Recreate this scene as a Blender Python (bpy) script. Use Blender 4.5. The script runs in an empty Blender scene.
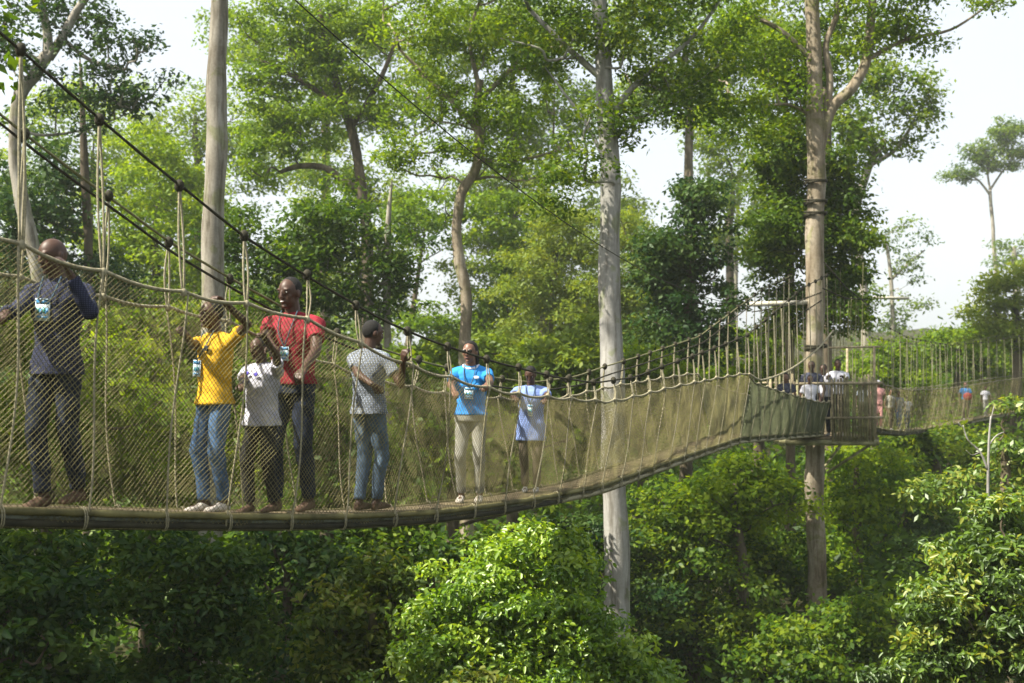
import bpy, math, random
import numpy as np
from mathutils import Vector, Matrix
R = math.radians
scn = bpy.context.scene
C = scn.collection
ZC = 12.0                 # eye height above the valley floor datum
F = 1195.0
W, H = 1024, 683
PITCH = math.atan((370-341.5)/F)

# ------------------------------------------------------------------ helpers
def at(px, py, d):
    """point seen at pixel px,py at distance d along the view axis' ground direction"""
    x = (px-512)/F; z = (341.5-py)/F
    y2 = math.cos(PITCH) - z*math.sin(PITCH)
    z2 = math.sin(PITCH) + z*math.cos(PITCH)
    return np.array([x/y2*d, d, z2/y2*d + ZC])

def tag(o, label=None, cat=None, group=None, kind=None):
    if label: o['label'] = label
    if cat: o['category'] = cat
    if group: o['group'] = group
    if kind: o['kind'] = kind
    return o

def empty(name, loc, label, cat, group=None):
    o = bpy.data.objects.new(name, None); C.objects.link(o)
    o.location = Vector([float(a) for a in loc]); o.empty_display_size = .2
    return tag(o, label, cat, group)

class MB:
    def __init__(s): s.v = []; s.f = []; s.n = 0; s.m = []
    def add(s, v, f, mi=0):
        v = np.asarray(v, float); f = [tuple(int(i)+s.n for i in q) for q in f]
        s.v.append(v); s.f += f; s.n += len(v); s.m += [mi]*len(f)
    def tube(s, pts, rad, n=6, cap=True, mi=0, tw=0.0):
        pts = np.asarray(pts, float); m = len(pts)
        rad = np.ones(m)*rad if np.isscalar(rad) else np.asarray(rad, float)
        t = np.gradient(pts, axis=0); t /= np.linalg.norm(t, axis=1)[:, None]+1e-12
        up = np.array([0, 0, 1.]) if abs(t[0][2]) < .9 else np.array([1., 0, 0])
        a = np.cross(t[0], up); a /= np.linalg.norm(a)
        V = []
        for i in range(m):
            a = a - t[i]*a.dot(t[i]); a /= np.linalg.norm(a)+1e-12
            b = np.cross(t[i], a)
            an = np.arange(n)*2*math.pi/n + tw*i
            V.append(pts[i]+rad[i]*(np.cos(an)[:, None]*a+np.sin(an)[:, None]*b))
        V = np.concatenate(V)
        Fc = []
        for i in range(m-1):
            for j in range(n):
                k = (j+1) % n
                Fc.append((i*n+j, i*n+k, (i+1)*n+k, (i+1)*n+j))
        if cap:
            Fc.append(tuple(range(n-1, -1, -1))); Fc.append(tuple((m-1)*n+j for j in range(n)))
        s.add(V, Fc, mi)
    def box(s, c, h, ax=None, mi=0):
        c = np.asarray(c, float); ax = np.eye(3) if ax is None else np.asarray(ax, float)
        V = [c + sx*h[0]*ax[0]+sy*h[1]*ax[1]+sz*h[2]*ax[2] for sx in (-1, 1) for sy in (-1, 1) for sz in (-1, 1)]
        s.add(V, [(0,1,3,2),(4,6,7,5),(0,4,5,1),(2,3,7,6),(0,2,6,4),(1,5,7,3)], mi)
    def ell(s, c, r, ax=None, mi=0, n=12, m=8):
        c = np.asarray(c, float); ax = np.eye(3) if ax is None else np.asarray(ax, float)
        V = [c - r[2]*ax[2]]
        for i in range(1, m):
            p = -math.pi/2+math.pi*i/m
            for j in range(n):
                q = 2*math.pi*j/n
                V.append(c+ax[0]*r[0]*math.cos(p)*math.cos(q)+ax[1]*r[1]*math.cos(p)*math.sin(q)+ax[2]*r[2]*math.sin(p))
        V.append(c+r[2]*ax[2]); L = len(V)-1
        Fc = [(0, 1+(j+1) % n, 1+j) for j in range(n)]
        for i in range(m-2):
            for j in range(n):
                k = (j+1) % n; a = 1+i*n
                Fc.append((a+j, a+k, a+n+k, a+n+j))
        a = 1+(m-2)*n
        Fc += [(a+j, a+(j+1) % n, L) for j in range(n)]
        s.add(V, Fc, mi)
    def caps(s, p, q, r1, r2, n=12):
        """tapered capsule with round ends"""
        p = np.asarray(p, float); q = np.asarray(q, float); d = q-p; L = np.linalg.norm(d)+1e-9; d = d/L
        pts = []; rr = []
        for k in range(4):
            a = math.pi/2*(1-k/4+.0)*.98; pts.append(p-d*r1*math.sin(a)); rr.append(r1*math.cos(a))
        pts.append(p); rr.append(r1); pts.append(q); rr.append(r2)
        for k in range(1, 5):
            a = math.pi/2*k/4*.98; pts.append(q+d*r2*math.sin(a)); rr.append(r2*math.cos(a))
        s.tube(pts, rr, n)
    def loft(s, rings, n=20):
        """rings: (centre, ax_u*halfwidth, ax_v*halfdepth)"""
        V = []
        for c, u, v in rings:
            for j in range(n):
                a = 2*math.pi*j/n
                cu, sv = math.cos(a), math.sin(a)
                cu = math.copysign(abs(cu)**.85, cu); sv = math.copysign(abs(sv)**.85, sv)
                V.append(np.asarray(c)+np.asarray(u)*cu+np.asarray(v)*sv)
        Fc = []
        for i in range(len(rings)-1):
            for j in range(n):
                k = (j+1) % n
                Fc.append((i*n+j, i*n+k, (i+1)*n+k, (i+1)*n+j))
        m = len(rings)-1
        Fc.append(tuple(range(n-1, -1, -1))); Fc.append(tuple(m*n+j for j in range(n)))
        s.add(V, Fc)
    def mesh(s, name, origin=(0, 0, 0)):
        V = np.concatenate(s.v) - np.asarray(origin, float)
        me = bpy.data.meshes.new(name)
        nf = len(s.f)
        lt = np.array([len(q) for q in s.f], np.int32); ls = np.concatenate([[0], np.cumsum(lt)[:-1]]).astype(np.int32)
        idx = np.fromiter((i for q in s.f for i in q), np.int32)
        me.vertices.add(len(V)); me.vertices.foreach_set('co', V.ravel().astype(np.float32))
        me.loops.add(len(idx)); me.loops.foreach_set('vertex_index', idx)
        me.polygons.add(nf); me.polygons.foreach_set('loop_start', ls)
        me.polygons.foreach_set('material_index', np.array(s.m, np.int32))
        me.update(calc_edges=True); me.validate()
        return me
    def build(s, name, mats, parent=None, smooth=True, world=True):
        org = np.array(parent_world(parent)) if (parent and world) else np.zeros(3)
        me = s.mesh(name, org)
        for m in (mats if isinstance(mats, (list, tuple)) else [mats]): me.materials.append(m)
        if smooth: me.polygons.foreach_set('use_smooth', np.ones(len(me.polygons), bool))
        o = bpy.data.objects.new(name, me); C.objects.link(o)
        if parent: o.parent = parent
        return o

def parent_world(p):
    v = Vector((0, 0, 0))
    while p: v += p.location; p = p.parent
    return v

def quads(name, V, var, mat, parent=None, origin=None, ntri=0, mi=None, mats=None):
    """fast leaf mesh: V is (n, 4, 3); var per face"""
    n, k = V.shape[0], V.shape[1]
    me = bpy.data.meshes.new(name)
    org = np.array(parent_world(parent)) if parent else np.zeros(3)
    me.vertices.add(n*k); me.vertices.foreach_set('co', (V.reshape(-1, 3)-org).ravel().astype(np.float32))
    if k == 4:
        idx = np.arange(n*4, dtype=np.int32); nf = n; vv = var
    else:   # 6 vertices: base, l1, tip, r1 with midrib 2 -> two quads sharing the midrib
        b = np.arange(n)[:, None]*6
        q1 = b+np.array([0, 1, 2, 5]); q2 = b+np.array([0, 5, 3, 4])
        # 0 base, 1 left-low, 2 left-high(tip side) ; 5 tip ; 3 right-high, 4 right-low
        idx = np.concatenate([q1[:, None], q2[:, None]], 1).reshape(-1).astype(np.int32); nf = n*2; vv = np.repeat(var, 2)
    me.loops.add(len(idx)); me.loops.foreach_set('vertex_index', idx)
    me.polygons.add(nf); me.polygons.foreach_set('loop_start', np.arange(nf, dtype=np.int32)*4)
    me.update(calc_edges=True)
    at_ = me.attributes.new('leafvar', 'FLOAT', 'FACE'); at_.data.foreach_set('value', vv.astype(np.float32))
    me.materials.append(mat)
    o = bpy.data.objects.new(name, me); C.objects.link(o)
    if parent: o.parent = parent
    return o

def leaf_verts(rng, pos, nrm, size, asp, six=False, droop=0.0):
    n = len(pos)
    nrm = nrm/(np.linalg.norm(nrm, axis=1)[:, None]+1e-9)
    r = rng.normal(size=(n, 3)); r[:, 2] -= droop
    t = r-nrm*np.sum(r*nrm, 1)[:, None]; t /= np.linalg.norm(t, axis=1)[:, None]+1e-9
    b = np.cross(nrm, t)
    L = size*(rng.uniform(.6, 1.3, n))[:, None]; Wd = L*asp*rng.uniform(.8, 1.2, n)[:, None]
    if not six:
        return np.stack([pos, pos+t*L*.45+b*Wd*.5, pos+t*L, pos+t*L*.45-b*Wd*.5], 1)
    f = nrm*Wd*.25
    return np.stack([pos, pos+t*L*.25+b*Wd*.45+f, pos+t*L*.65+b*Wd*.4+f, pos+t*L*.65-b*Wd*.4+f, pos+t*L*.25-b*Wd*.45+f, pos+t*L-nrm*L*.12], 1)

# ------------------------------------------------------------------ materials
def mat(name):
    m = bpy.data.materials.new(name); m.use_nodes = True
    nt = m.node_tree; nt.nodes.clear()
    out = nt.nodes.new('ShaderNodeOutputMaterial')
    return m, nt, out
def N(nt, t, **k):
    n = nt.nodes.new(t)
    for a, b in k.items():
        if a.startswith('_'): setattr(n, a[1:], b)
        else: n.inputs[a.replace('__', ' ')].default_value = b
    return n
def ramp(nt, stops):
    r = nt.nodes.new('ShaderNodeValToRGB'); e = r.color_ramp.elements
    while len(e) < len(stops): e.new(.5)
    for q, (p, c) in zip(e, stops): q.position = p; q.color = (*c, 1)
    return r

def leaf_mat(name, stops, trans=.46, gloss=.014, rough=.5):
    m, nt, out = mat(name)
    a = N(nt, 'ShaderNodeAttribute', _attribute_name='leafvar')
    r = ramp(nt, stops)
    nt.links.new(a.outputs['Fac'], r.inputs[0])
    d = N(nt, 'ShaderNodeBsdfDiffuse'); t = N(nt, 'ShaderNodeBsdfTranslucent'); g = N(nt, 'ShaderNodeBsdfGlossy', Roughness=rough)
    g.inputs['Color'].default_value = (.9, .95, .85, 1)
    h = N(nt, 'ShaderNodeMix', _data_type='RGBA', _blend_type='MULTIPLY')
    h.inputs[0].default_value = 1.0; h.inputs[7].default_value = (2.1, 1.85, .5, 1)
    nt.links.new(r.outputs[0], h.inputs[6])
    nt.links.new(r.outputs[0], d.inputs[0]); nt.links.new(h.outputs[2], t.inputs[0])
    m1 = N(nt, 'ShaderNodeMixShader', Fac=trans); m2 = N(nt, 'ShaderNodeMixShader', Fac=gloss)
    nt.links.new(d.outputs[0], m1.inputs[1]); nt.links.new(t.outputs[0], m1.inputs[2])
    nt.links.new(m1.outputs[0], m2.inputs[1]); nt.links.new(g.outputs[0], m2.inputs[2])
    nt.links.new(m2.outputs[0], out.inputs[0])
    return m
LM = {
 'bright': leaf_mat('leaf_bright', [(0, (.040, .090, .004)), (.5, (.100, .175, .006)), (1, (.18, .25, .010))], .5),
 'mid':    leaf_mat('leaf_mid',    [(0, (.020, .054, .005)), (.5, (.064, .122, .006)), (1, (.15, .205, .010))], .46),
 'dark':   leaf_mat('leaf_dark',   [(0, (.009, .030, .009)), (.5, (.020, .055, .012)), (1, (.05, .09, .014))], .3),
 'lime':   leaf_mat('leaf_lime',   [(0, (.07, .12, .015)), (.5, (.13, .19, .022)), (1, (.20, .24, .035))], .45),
 'bush':   leaf_mat('leaf_bush',   [(0, (.042, .10, .008)), (.5, (.115, .22, .012)), (1, (.24, .34, .03))], .42, .05, .42),
 'waxy':   leaf_mat('leaf_waxy',   [(0, (.028, .06, .01)), (.5, (.06, .11, .018)), (.93, (.13, .22, .02)), (1, (.22, .25, .04))], .4, .04, .45),
 'olive':  leaf_mat('leaf_olive',  [(0, (.03, .05, .012)), (.5, (.055, .095, .014)), (.85, (.10, .14, .02)), (1, (.13, .15, .03))], .35),
}

def bark(name, c1, c2, c3, sc=3.0, bump=.35):
    m, nt, out = mat(name)
    tc = N(nt, 'ShaderNodeTexCoord'); mp = N(nt, 'ShaderNodeMapping'); mp.inputs['Scale'].default_value = (1, 1, .35)
    n1 = N(nt, 'ShaderNodeTexNoise', Scale=sc, Detail=6.0, Roughness=.6)
    n2 = N(nt, 'ShaderNodeTexNoise', Scale=sc*9, Detail=5.0, Roughness=.7)
    nt.links.new(tc.outputs['Object'], mp.inputs[0]); nt.links.new(mp.outputs[0], n1.inputs[0]); nt.links.new(tc.outputs['Object'], n2.inputs[0])
    r = ramp(nt, [(.3, c1), (.52, c2), (.72, c3)])
    ad = N(nt, 'ShaderNodeMath', _operation='MULTIPLY_ADD'); ad.inputs[1].default_value = .35
    nt.links.new(n2.outputs[0], ad.inputs[0]); sb = N(nt, 'ShaderNodeMath', _operation='SUBTRACT'); sb.inputs[1].default_value = .17
    nt.links.new(n1.outputs[0], sb.inputs[0]); nt.links.new(sb.outputs[0], ad.inputs[2])
    nt.links.new(ad.outputs[0], r.inputs[0])
    mp2 = N(nt, 'ShaderNodeMapping'); mp2.inputs['Scale'].default_value = (1, 1, .12)
    n3 = N(nt, 'ShaderNodeTexNoise', Scale=7.0, Detail=4.0, Roughness=.65); nt.links.new(tc.outputs['Object'], mp2.inputs[0]); nt.links.new(mp2.outputs[0], n3.inputs[0])
    st = ramp(nt, [(.38, (.52, .50, .46)), (.52, (1, 1, 1))]); nt.links.new(n3.outputs[0], st.inputs[0])
    n4 = N(nt, 'ShaderNodeTexNoise', Scale=2.6, Detail=3.0, Distortion=.6); nt.links.new(tc.outputs['Object'], n4.inputs[0])
    lc = ramp(nt, [(.56, (1, 1, 1)), (.63, (.78, .84, .62))]); nt.links.new(n4.outputs[0], lc.inputs[0])
    mm1 = N(nt, 'ShaderNodeMix', _data_type='RGBA', _blend_type='MULTIPLY'); mm1.inputs[0].default_value = 1; mm2 = N(nt, 'ShaderNodeMix', _data_type='RGBA', _blend_type='MULTIPLY'); mm2.inputs[0].default_value = 1
    nt.links.new(r.outputs[0], mm1.inputs[6]); nt.links.new(st.outputs[0], mm1.inputs[7]); nt.links.new(mm1.outputs[2], mm2.inputs[6]); nt.links.new(lc.outputs[0], mm2.inputs[7])
    r = mm2
    b = N(nt, 'ShaderNodeBsdfPrincipled', Roughness=.85); b.inputs['Specular IOR Level'].default_value = .2
    bp = N(nt, 'ShaderNodeBump', Strength=bump, Distance=.05)
    nt.links.new(ad.outputs[0], bp.inputs['Height']); nt.links.new(bp.outputs[0], b.inputs['Normal'])
    nt.links.new(r.outputs[2], b.inputs[0]); nt.links.new(b.outputs[0], out.inputs[0])
    return m
BK = {
 'pale': bark('bark_pale', (.15, .13, .10), (.26, .24, .20), (.34, .32, .28)),
 'white': bark('bark_white', (.20, .19, .17), (.29, .28, .26), (.37, .36, .34), 2.2),
 'tan':  bark('bark_tan', (.13, .10, .065), (.24, .20, .145), (.36, .32, .26), 2.5, .5),
 'brown': bark('bark_brown', (.05, .04, .028), (.10, .08, .055), (.17, .14, .10)),
}

def plain(name, col, rough=.8, var=.35, scale=25, bump=.2, spec=.25, dist=.01, col2=None):
    m, nt, out = mat(name)
    tc = N(nt, 'ShaderNodeTexCoord'); n = N(nt, 'ShaderNodeTexNoise', Scale=float(scale), Detail=5.0, Roughness=.6)
    nt.links.new(tc.outputs['Object'], n.inputs[0])
    a = tuple(c*(1-var) for c in col); bb = col2 or tuple(min(1, c*(1+var)) for c in col)
    r = ramp(nt, [(.35, a), (.65, bb)])
    nt.links.new(n.outputs[0], r.inputs[0])
    b = N(nt, 'ShaderNodeBsdfPrincipled', Roughness=rough); b.inputs['Specular IOR Level'].default_value = spec
    bp = N(nt, 'ShaderNodeBump', Strength=bump, Distance=dist)
    nt.links.new(n.outputs[0], bp.inputs['Height']); nt.links.new(bp.outputs[0], b.inputs['Normal'])
    nt.links.new(r.outputs[0], b.inputs[0]); nt.links.new(b.outputs[0], out.inputs[0])
    return m
M = {
 'rope': plain('rope_tan', (.26, .235, .155), var=.3, scale=60),
 'rope_dark': plain('rope_dark', (.028, .025, .014), var=.4, scale=40),
 'rope_olive': plain('rope_olive', (.15, .145, .07), var=.3, scale=40),
 'roll_dark': plain('roll_dark_olive', (.022, .020, .010), var=.5, scale=9),  # underside shade put into the roll colour
 'net': plain('netting_twine', (.125, .112, .046), var=.55, scale=3),
 'net_grey': plain('netting_grey', (.080, .090, .045), var=.3, scale=5),
 'plank': plain('plank_wood', (.16, .125, .075), var=.45, scale=9),
 'metal': plain('ladder_metal', (.10, .11, .09), rough=.5, var=.4, scale=12),
 'wood': plain('weathered_wood', (.24, .20, .13), var=.4, scale=12),
 'woodpale': plain('pale_wood', (.42, .40, .33), var=.25, scale=8),
 'bamboo': plain('pole_wood', (.20, .19, .10), var=.45, scale=6),
 'dirt': plain('forest_soil', (.035, .035, .016), var=.5, scale=1.5, bump=.6, dist=.1, spec=.05),
 'skin': plain('skin_dark', (.060, .030, .019), rough=.5, var=.12, scale=12, bump=.05, spec=.35),
 'skin2': plain('skin_brown', (.135, .066, .040), rough=.45, var=.1, scale=12, bump=.05, spec=.45),
 'hair': plain('black_hair', (.010, .009, .008), rough=.7, var=.4, scale=180, bump=.8),
 'eyew': plain('eye_white', (.62, .60, .56), rough=.3, var=.05),
 'eyeb': plain('eye_dark', (.01, .008, .006), rough=.2, var=.05),
 'lip': plain('lips', (.13, .055, .045), rough=.5, var=.1),
 'teeth': plain('teeth', (.75, .73, .68), rough=.3, var=.03),
 'navy': plain('navy_cloth', (.022, .026, .05), var=.5, scale=30, bump=.5, dist=.02, col2=(.06, .065, .10)),
 'yellow': plain('yellow_cotton', (.58, .33, .012), var=.12, scale=14, bump=.5, dist=.02),
 'red': plain('red_knit', (.20, .011, .022), var=.25, scale=16, bump=.5, dist=.02),
 'blue': plain('blue_polo', (.02, .20, .52), var=.22, scale=12, bump=.5, dist=.02),
 'ltblue': plain('light_blue_cotton', (.17, .24, .48), var=.12, scale=12, bump=.6, dist=.02),
 'white': plain('white_cotton', (.52, .52, .58), var=.1, scale=14, bump=.5, dist=.02),
 'jeans': plain('blue_denim', (.05, .10, .19), var=.35, scale=14, bump=.5, dist=.02),
 'jeansd': plain('dark_denim', (.014, .02, .036), var=.4, scale=14, bump=.5, dist=.02),
 'jeansb': plain('black_trousers', (.018, .018, .02), var=.4, scale=14, bump=.4, dist=.02),
 'jeansg': plain('grey_jeans', (.08, .12, .17), var=.3, scale=14, bump=.5, dist=.02),
 'khaki': plain('khaki_trousers', (.22, .215, .19), var=.15, scale=12, bump=.6, dist=.02),
 'browncl': plain('brown_trousers', (.09, .07, .05), var=.25, scale=12, bump=.5, dist=.02),
 'pink': plain('pink_cloth', (.55, .28, .26), var=.15, scale=12),
 'shoeb': plain('brown_shoe', (.12, .075, .05), var=.3, scale=20),
 'shoew': plain('pale_shoe', (.55, .50, .45), var=.15, scale=20),
 'shoeg': plain('grey_shoe', (.22, .22, .21), var=.2, scale=20),
 'badgew': plain('badge_card', (.62, .74, .82), rough=.3, var=.08),
 'badgeb': plain('badge_blue', (.06, .22, .42), rough=.3, var=.1),
 'badgeg': plain('badge_green', (.08, .33, .27), rough=.3, var=.2, scale=60),
 'lanyard': plain('lanyard', (.05, .09, .12), var=.1),
 'purple': plain('purple_print', (.10, .08, .45), var=.2),
 'phone': plain('black_phone', (.012, .012, .014), rough=.25, var=.1),
}
def patterned(name, a, b, c, sx=60, sy=60, blot=False):
    m, nt, out = mat(name)
    tc = N(nt, 'ShaderNodeTexCoord')
    if blot:
        v = N(nt, 'ShaderNodeTexVoronoi', Scale=34.0); r = ramp(nt, [(.0, b), (.16, b), (.3, a), (1, a)])
        nt.links.new(tc.outputs['Object'], v.inputs[0]); nt.links.new(v.outputs['Distance'], r.inputs[0]); src = r.outputs[0]
    else:
        w1 = N(nt, 'ShaderNodeTexWave', Scale=float(sx), Distortion=1.5, _bands_direction='X'); w2 = N(nt, 'ShaderNodeTexWave', Scale=float(sy), Distortion=1.5, _bands_direction='Z')
        nt.links.new(tc.outputs['Object'], w1.inputs[0]); nt.links.new(tc.outputs['Object'], w2.inputs[0])
        x = N(nt, 'ShaderNodeMath', _operation='MULTIPLY'); nt.links.new(w1.outputs['Fac'], x.inputs[0]); nt.links.new(w2.outputs['Fac'], x.inputs[1])
        r = ramp(nt, [(.1, a), (.35, b), (.7, c)]); nt.links.new(x.outputs[0], r.inputs[0]); src = r.outputs[0]
    bs = N(nt, 'ShaderNodeBsdfPrincipled', Roughness=.85); bs.inputs['Specular IOR Level'].default_value = .15
    n = N(nt, 'ShaderNodeTexNoise', Scale=14.0, Detail=4.0); nt.links.new(tc.outputs['Object'], n.inputs[0])
    bp = N(nt, 'ShaderNodeBump', Strength=.5, Distance=.02); nt.links.new(n.outputs[0], bp.inputs['Height']); nt.links.new(bp.outputs[0], bs.inputs['Normal'])
    nt.links.new(src, bs.inputs[0]); nt.links.new(bs.outputs[0], out.inputs[0])
    return m
M['check'] = patterned('checked_cotton', (.09, .105, .135), (.20, .225, .265), (.29, .315, .355), 22, 22)
M['print'] = patterned('printed_cotton', (.40, .40, .46), (.28, .29, .40), (.3, .3, .4), blot=True)
M['navyc'] = patterned('navy_woven', (.014, .017, .036), (.028, .032, .06), (.055, .06, .10), 26, 26)

# ------------------------------------------------------------------ world, sun, camera, haze
SUN = np.array([-.72, -.30, .95]); SUN /= np.linalg.norm(SUN)
elev = math.asin(SUN[2]); azi = math.atan2(SUN[0], SUN[1])   # clockwise from +Y
w = bpy.data.worlds.new('World'); scn.world = w; w.use_nodes = True
nt = w.node_tree; nt.nodes.clear()
sky = nt.nodes.new('ShaderNodeTexSky'); sky.sky_type = 'NISHITA'; sky.sun_disc = False
sky.sun_elevation = elev; sky.sun_rotation = azi; sky.dust_density = 6.0; sky.air_density = 1.0; sky.ozone_density = .6; sky.altitude = 200
bg = nt.nodes.new('ShaderNodeBackground'); bg.inputs[1].default_value = .115
wo = nt.nodes.new('ShaderNodeOutputWorld'); 
tcw = nt.nodes.new('ShaderNodeTexCoord'); nzw = nt.nodes.new('ShaderNodeTexNoise'); nzw.inputs['Scale'].default_value = 2.2; nzw.inputs['Detail'].default_value = 4
nt.links.new(tcw.outputs['Generated'], nzw.inputs[0])
mr = nt.nodes.new('ShaderNodeMapRange'); mr.inputs[3].default_value = .62; mr.inputs[4].default_value = .85; nt.links.new(nzw.outputs[0], mr.inputs[0])
mxw = nt.nodes.new('ShaderNodeMix'); mxw.data_type = 'RGBA'; mxw.inputs[7].default_value = (3.45, 3.62, 3.75, 1)
nt.links.new(mr.outputs[0], mxw.inputs[0]); nt.links.new(sky.outputs[0], mxw.inputs[6]); nt.links.new(mxw.outputs[2], bg.inputs[0]); nt.links.new(bg.outputs[0], wo.inputs[0])
sl = bpy.data.lights.new('sun', 'SUN'); sl.energy = 5.0; sl.angle = R(.6); sl.color = (1, .94, .80)
so = bpy.data.objects.new('sun', sl); C.objects.link(so)
so.rotation_euler = Vector(SUN).to_track_quat('Z', 'Y').to_euler(); so.location = (-20, -10, 60)
cd = bpy.data.cameras.new('camera'); cam = bpy.data.objects.new('camera', cd); C.objects.link(cam)
cd.sensor_width = 36; cd.lens = 36*F/W; cd.clip_end = 3000; cd.clip_start = .05
cam.location = (0, 0, ZC); cam.rotation_euler = (math.pi/2+PITCH, 0, 0); scn.camera = cam
cd.dof.use_dof = True; cd.dof.focus_distance = 11.0; cd.dof.aperture_fstop = 2.6
vs = scn.view_settings; vs.view_transform = 'Standard'; vs.look = 'None'; vs.exposure = 1.42; vs.gamma = 1
scn.cycles.max_bounces = 7; scn.cycles.diffuse_bounces = 3; scn.cycles.transmission_bounces = 4; scn.cycles.volume_bounces = 1
scn.cycles.use_denoising = True
HAZE = .0006
if HAZE:
    m, nt, out = mat('haze_air')
    pv = nt.nodes.new('ShaderNodeVolumePrincipled'); pv.inputs['Color'].default_value = (.92, .97, .93, 1); pv.inputs['Density'].default_value = HAZE
    pv.inputs['Anisotropy'].default_value = .2
    nt.links.new(pv.outputs[0], out.inputs['Volume'])
    b = MB(); b.box((0, 100, 20), (235, 215, 27)); h = b.build('haze', m, smooth=False); tag(h, kind='stuff')
    tag(h, 'thin pale haze hanging over the whole forest')

# ------------------------------------------------------------------ terrain
def gz(x, y):
    r = np.clip((y-14)/60, 0, 1)
    z = 2.2+2.6*np.clip((y-11)/10, 0, 1)+5.0*r + np.clip((y-70)/140, 0, 1)*6
    z = z + .9*np.sin(x*.21+1)*np.cos(y*.17) + .5*np.sin(x*.53+y*.4)
    z = z + np.clip((x-8)/30, 0, 1)*np.clip((y-20)/30, 0, 1)*2.5
    return z
xs = np.linspace(-230, 230, 140); ys = np.linspace(-110, 310, 150)
X, Y = np.meshgrid(xs, ys); Z = gz(X, Y)
b = MB(); nx = len(xs)
V = np.stack([X, Y, Z], -1).reshape(-1, 3)
Fc = [(j*nx+i, j*nx+i+1, (j+1)*nx+i+1, (j+1)*nx+i) for j in range(len(ys)-1) for i in range(nx-1)]
b.add(V, Fc); g = b.build('ground', M['dirt']); tag(g, kind='structure')

# ------------------------------------------------------------------ trees
def wob(pts, rng, amp):
    pts = np.array(pts, float)
    pts[1:-1] += rng.normal(size=(len(pts)-2, 3))*amp
    return pts
def smooth_path(P, rad, step=6):
    P = np.array(P, float); n = len(P)
    t = np.arange(n); out = []; rr = []
    for i in range(n-1):
        p0 = P[max(i-1, 0)]; p1 = P[i]; p2 = P[i+1]; p3 = P[min(i+2, n-1)]
        for k in range(step):
            u = k/step
            out.append(.5*((2*p1)+(-p0+p2)*u+(2*p0-5*p1+4*p2-p3)*u*u+(-p0+3*p1-3*p2+p3)*u**3)); rr.append(rad[i]*(1-u)+rad[i+1]*u)
    out.append(P[-1]); rr.append(rad[-1])
    return np.array(out), np.array(rr)

DENS = 2.3; PER = 1.5; LSZ = 1.12
def clumps_of(rng, blobs, cr, fill=1.0):
    cs = []
    for c, r in blobs:
        r = np.asarray(r, float)
        n = max(3, int(DENS*fill*2.2*(r[0]*r[2]+r[0]*r[1]+r[1]*r[2])/(cr*cr)/1.6))
        d = rng.normal(size=(n, 3)); d /= np.linalg.norm(d, axis=1)[:, None]
        lump = 1+.22*np.sin(3.1*d[:, 0]+c[0]*5)+.18*np.sin(4.3*d[:, 2]+c[2]*3+2*d[:, 1])
        rad_ = rng.uniform(.15, 1, n)**.55*lump; rad_[rng.uniform(size=n) < .08] *= 1.22
        q = c + d*r*rad_[:, None]
        cs.append(q)
    return np.concatenate(cs)

def leafcloud(rng, cs, cr, size, per, asp=.5, upw=.7, flat=.55, six=False, droop=0., vbias=0., spread=.35):
    n = len(cs); k = rng.uniform(.6, 1.3, n)
    cnt = np.maximum(3, (per*PER*k*k)).astype(int)
    idx = np.repeat(np.arange(n), cnt); N_ = len(idx)
    d = rng.normal(size=(N_, 3)); d /= np.linalg.norm(d, axis=1)[:, None]
    rr = rng.uniform(0, 1, N_)**.55
    ax = np.array([1, 1, flat])
    off = d*ax*(rr*cr*k[idx])[:, None]
    # stragglers beyond the clump break up its outline
    off[rng.uniform(size=N_) < .12] *= 1.45
    pos = cs[idx]+off
    nrm = d*.5+rng.normal(size=(N_, 3))*.55; nrm[:, 2] += upw
    V = leaf_verts(rng, pos, nrm, size*LSZ, asp, six, droop)
    cv = rng.uniform(0, 1, n)
    var = np.clip(.5+vbias+(cv[idx]-.5)*spread*1.6+(rng.uniform(size=N_)-.5)*spread*1.6, 0, 1)
    return V, var

def px2m(d): return d/F

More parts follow.
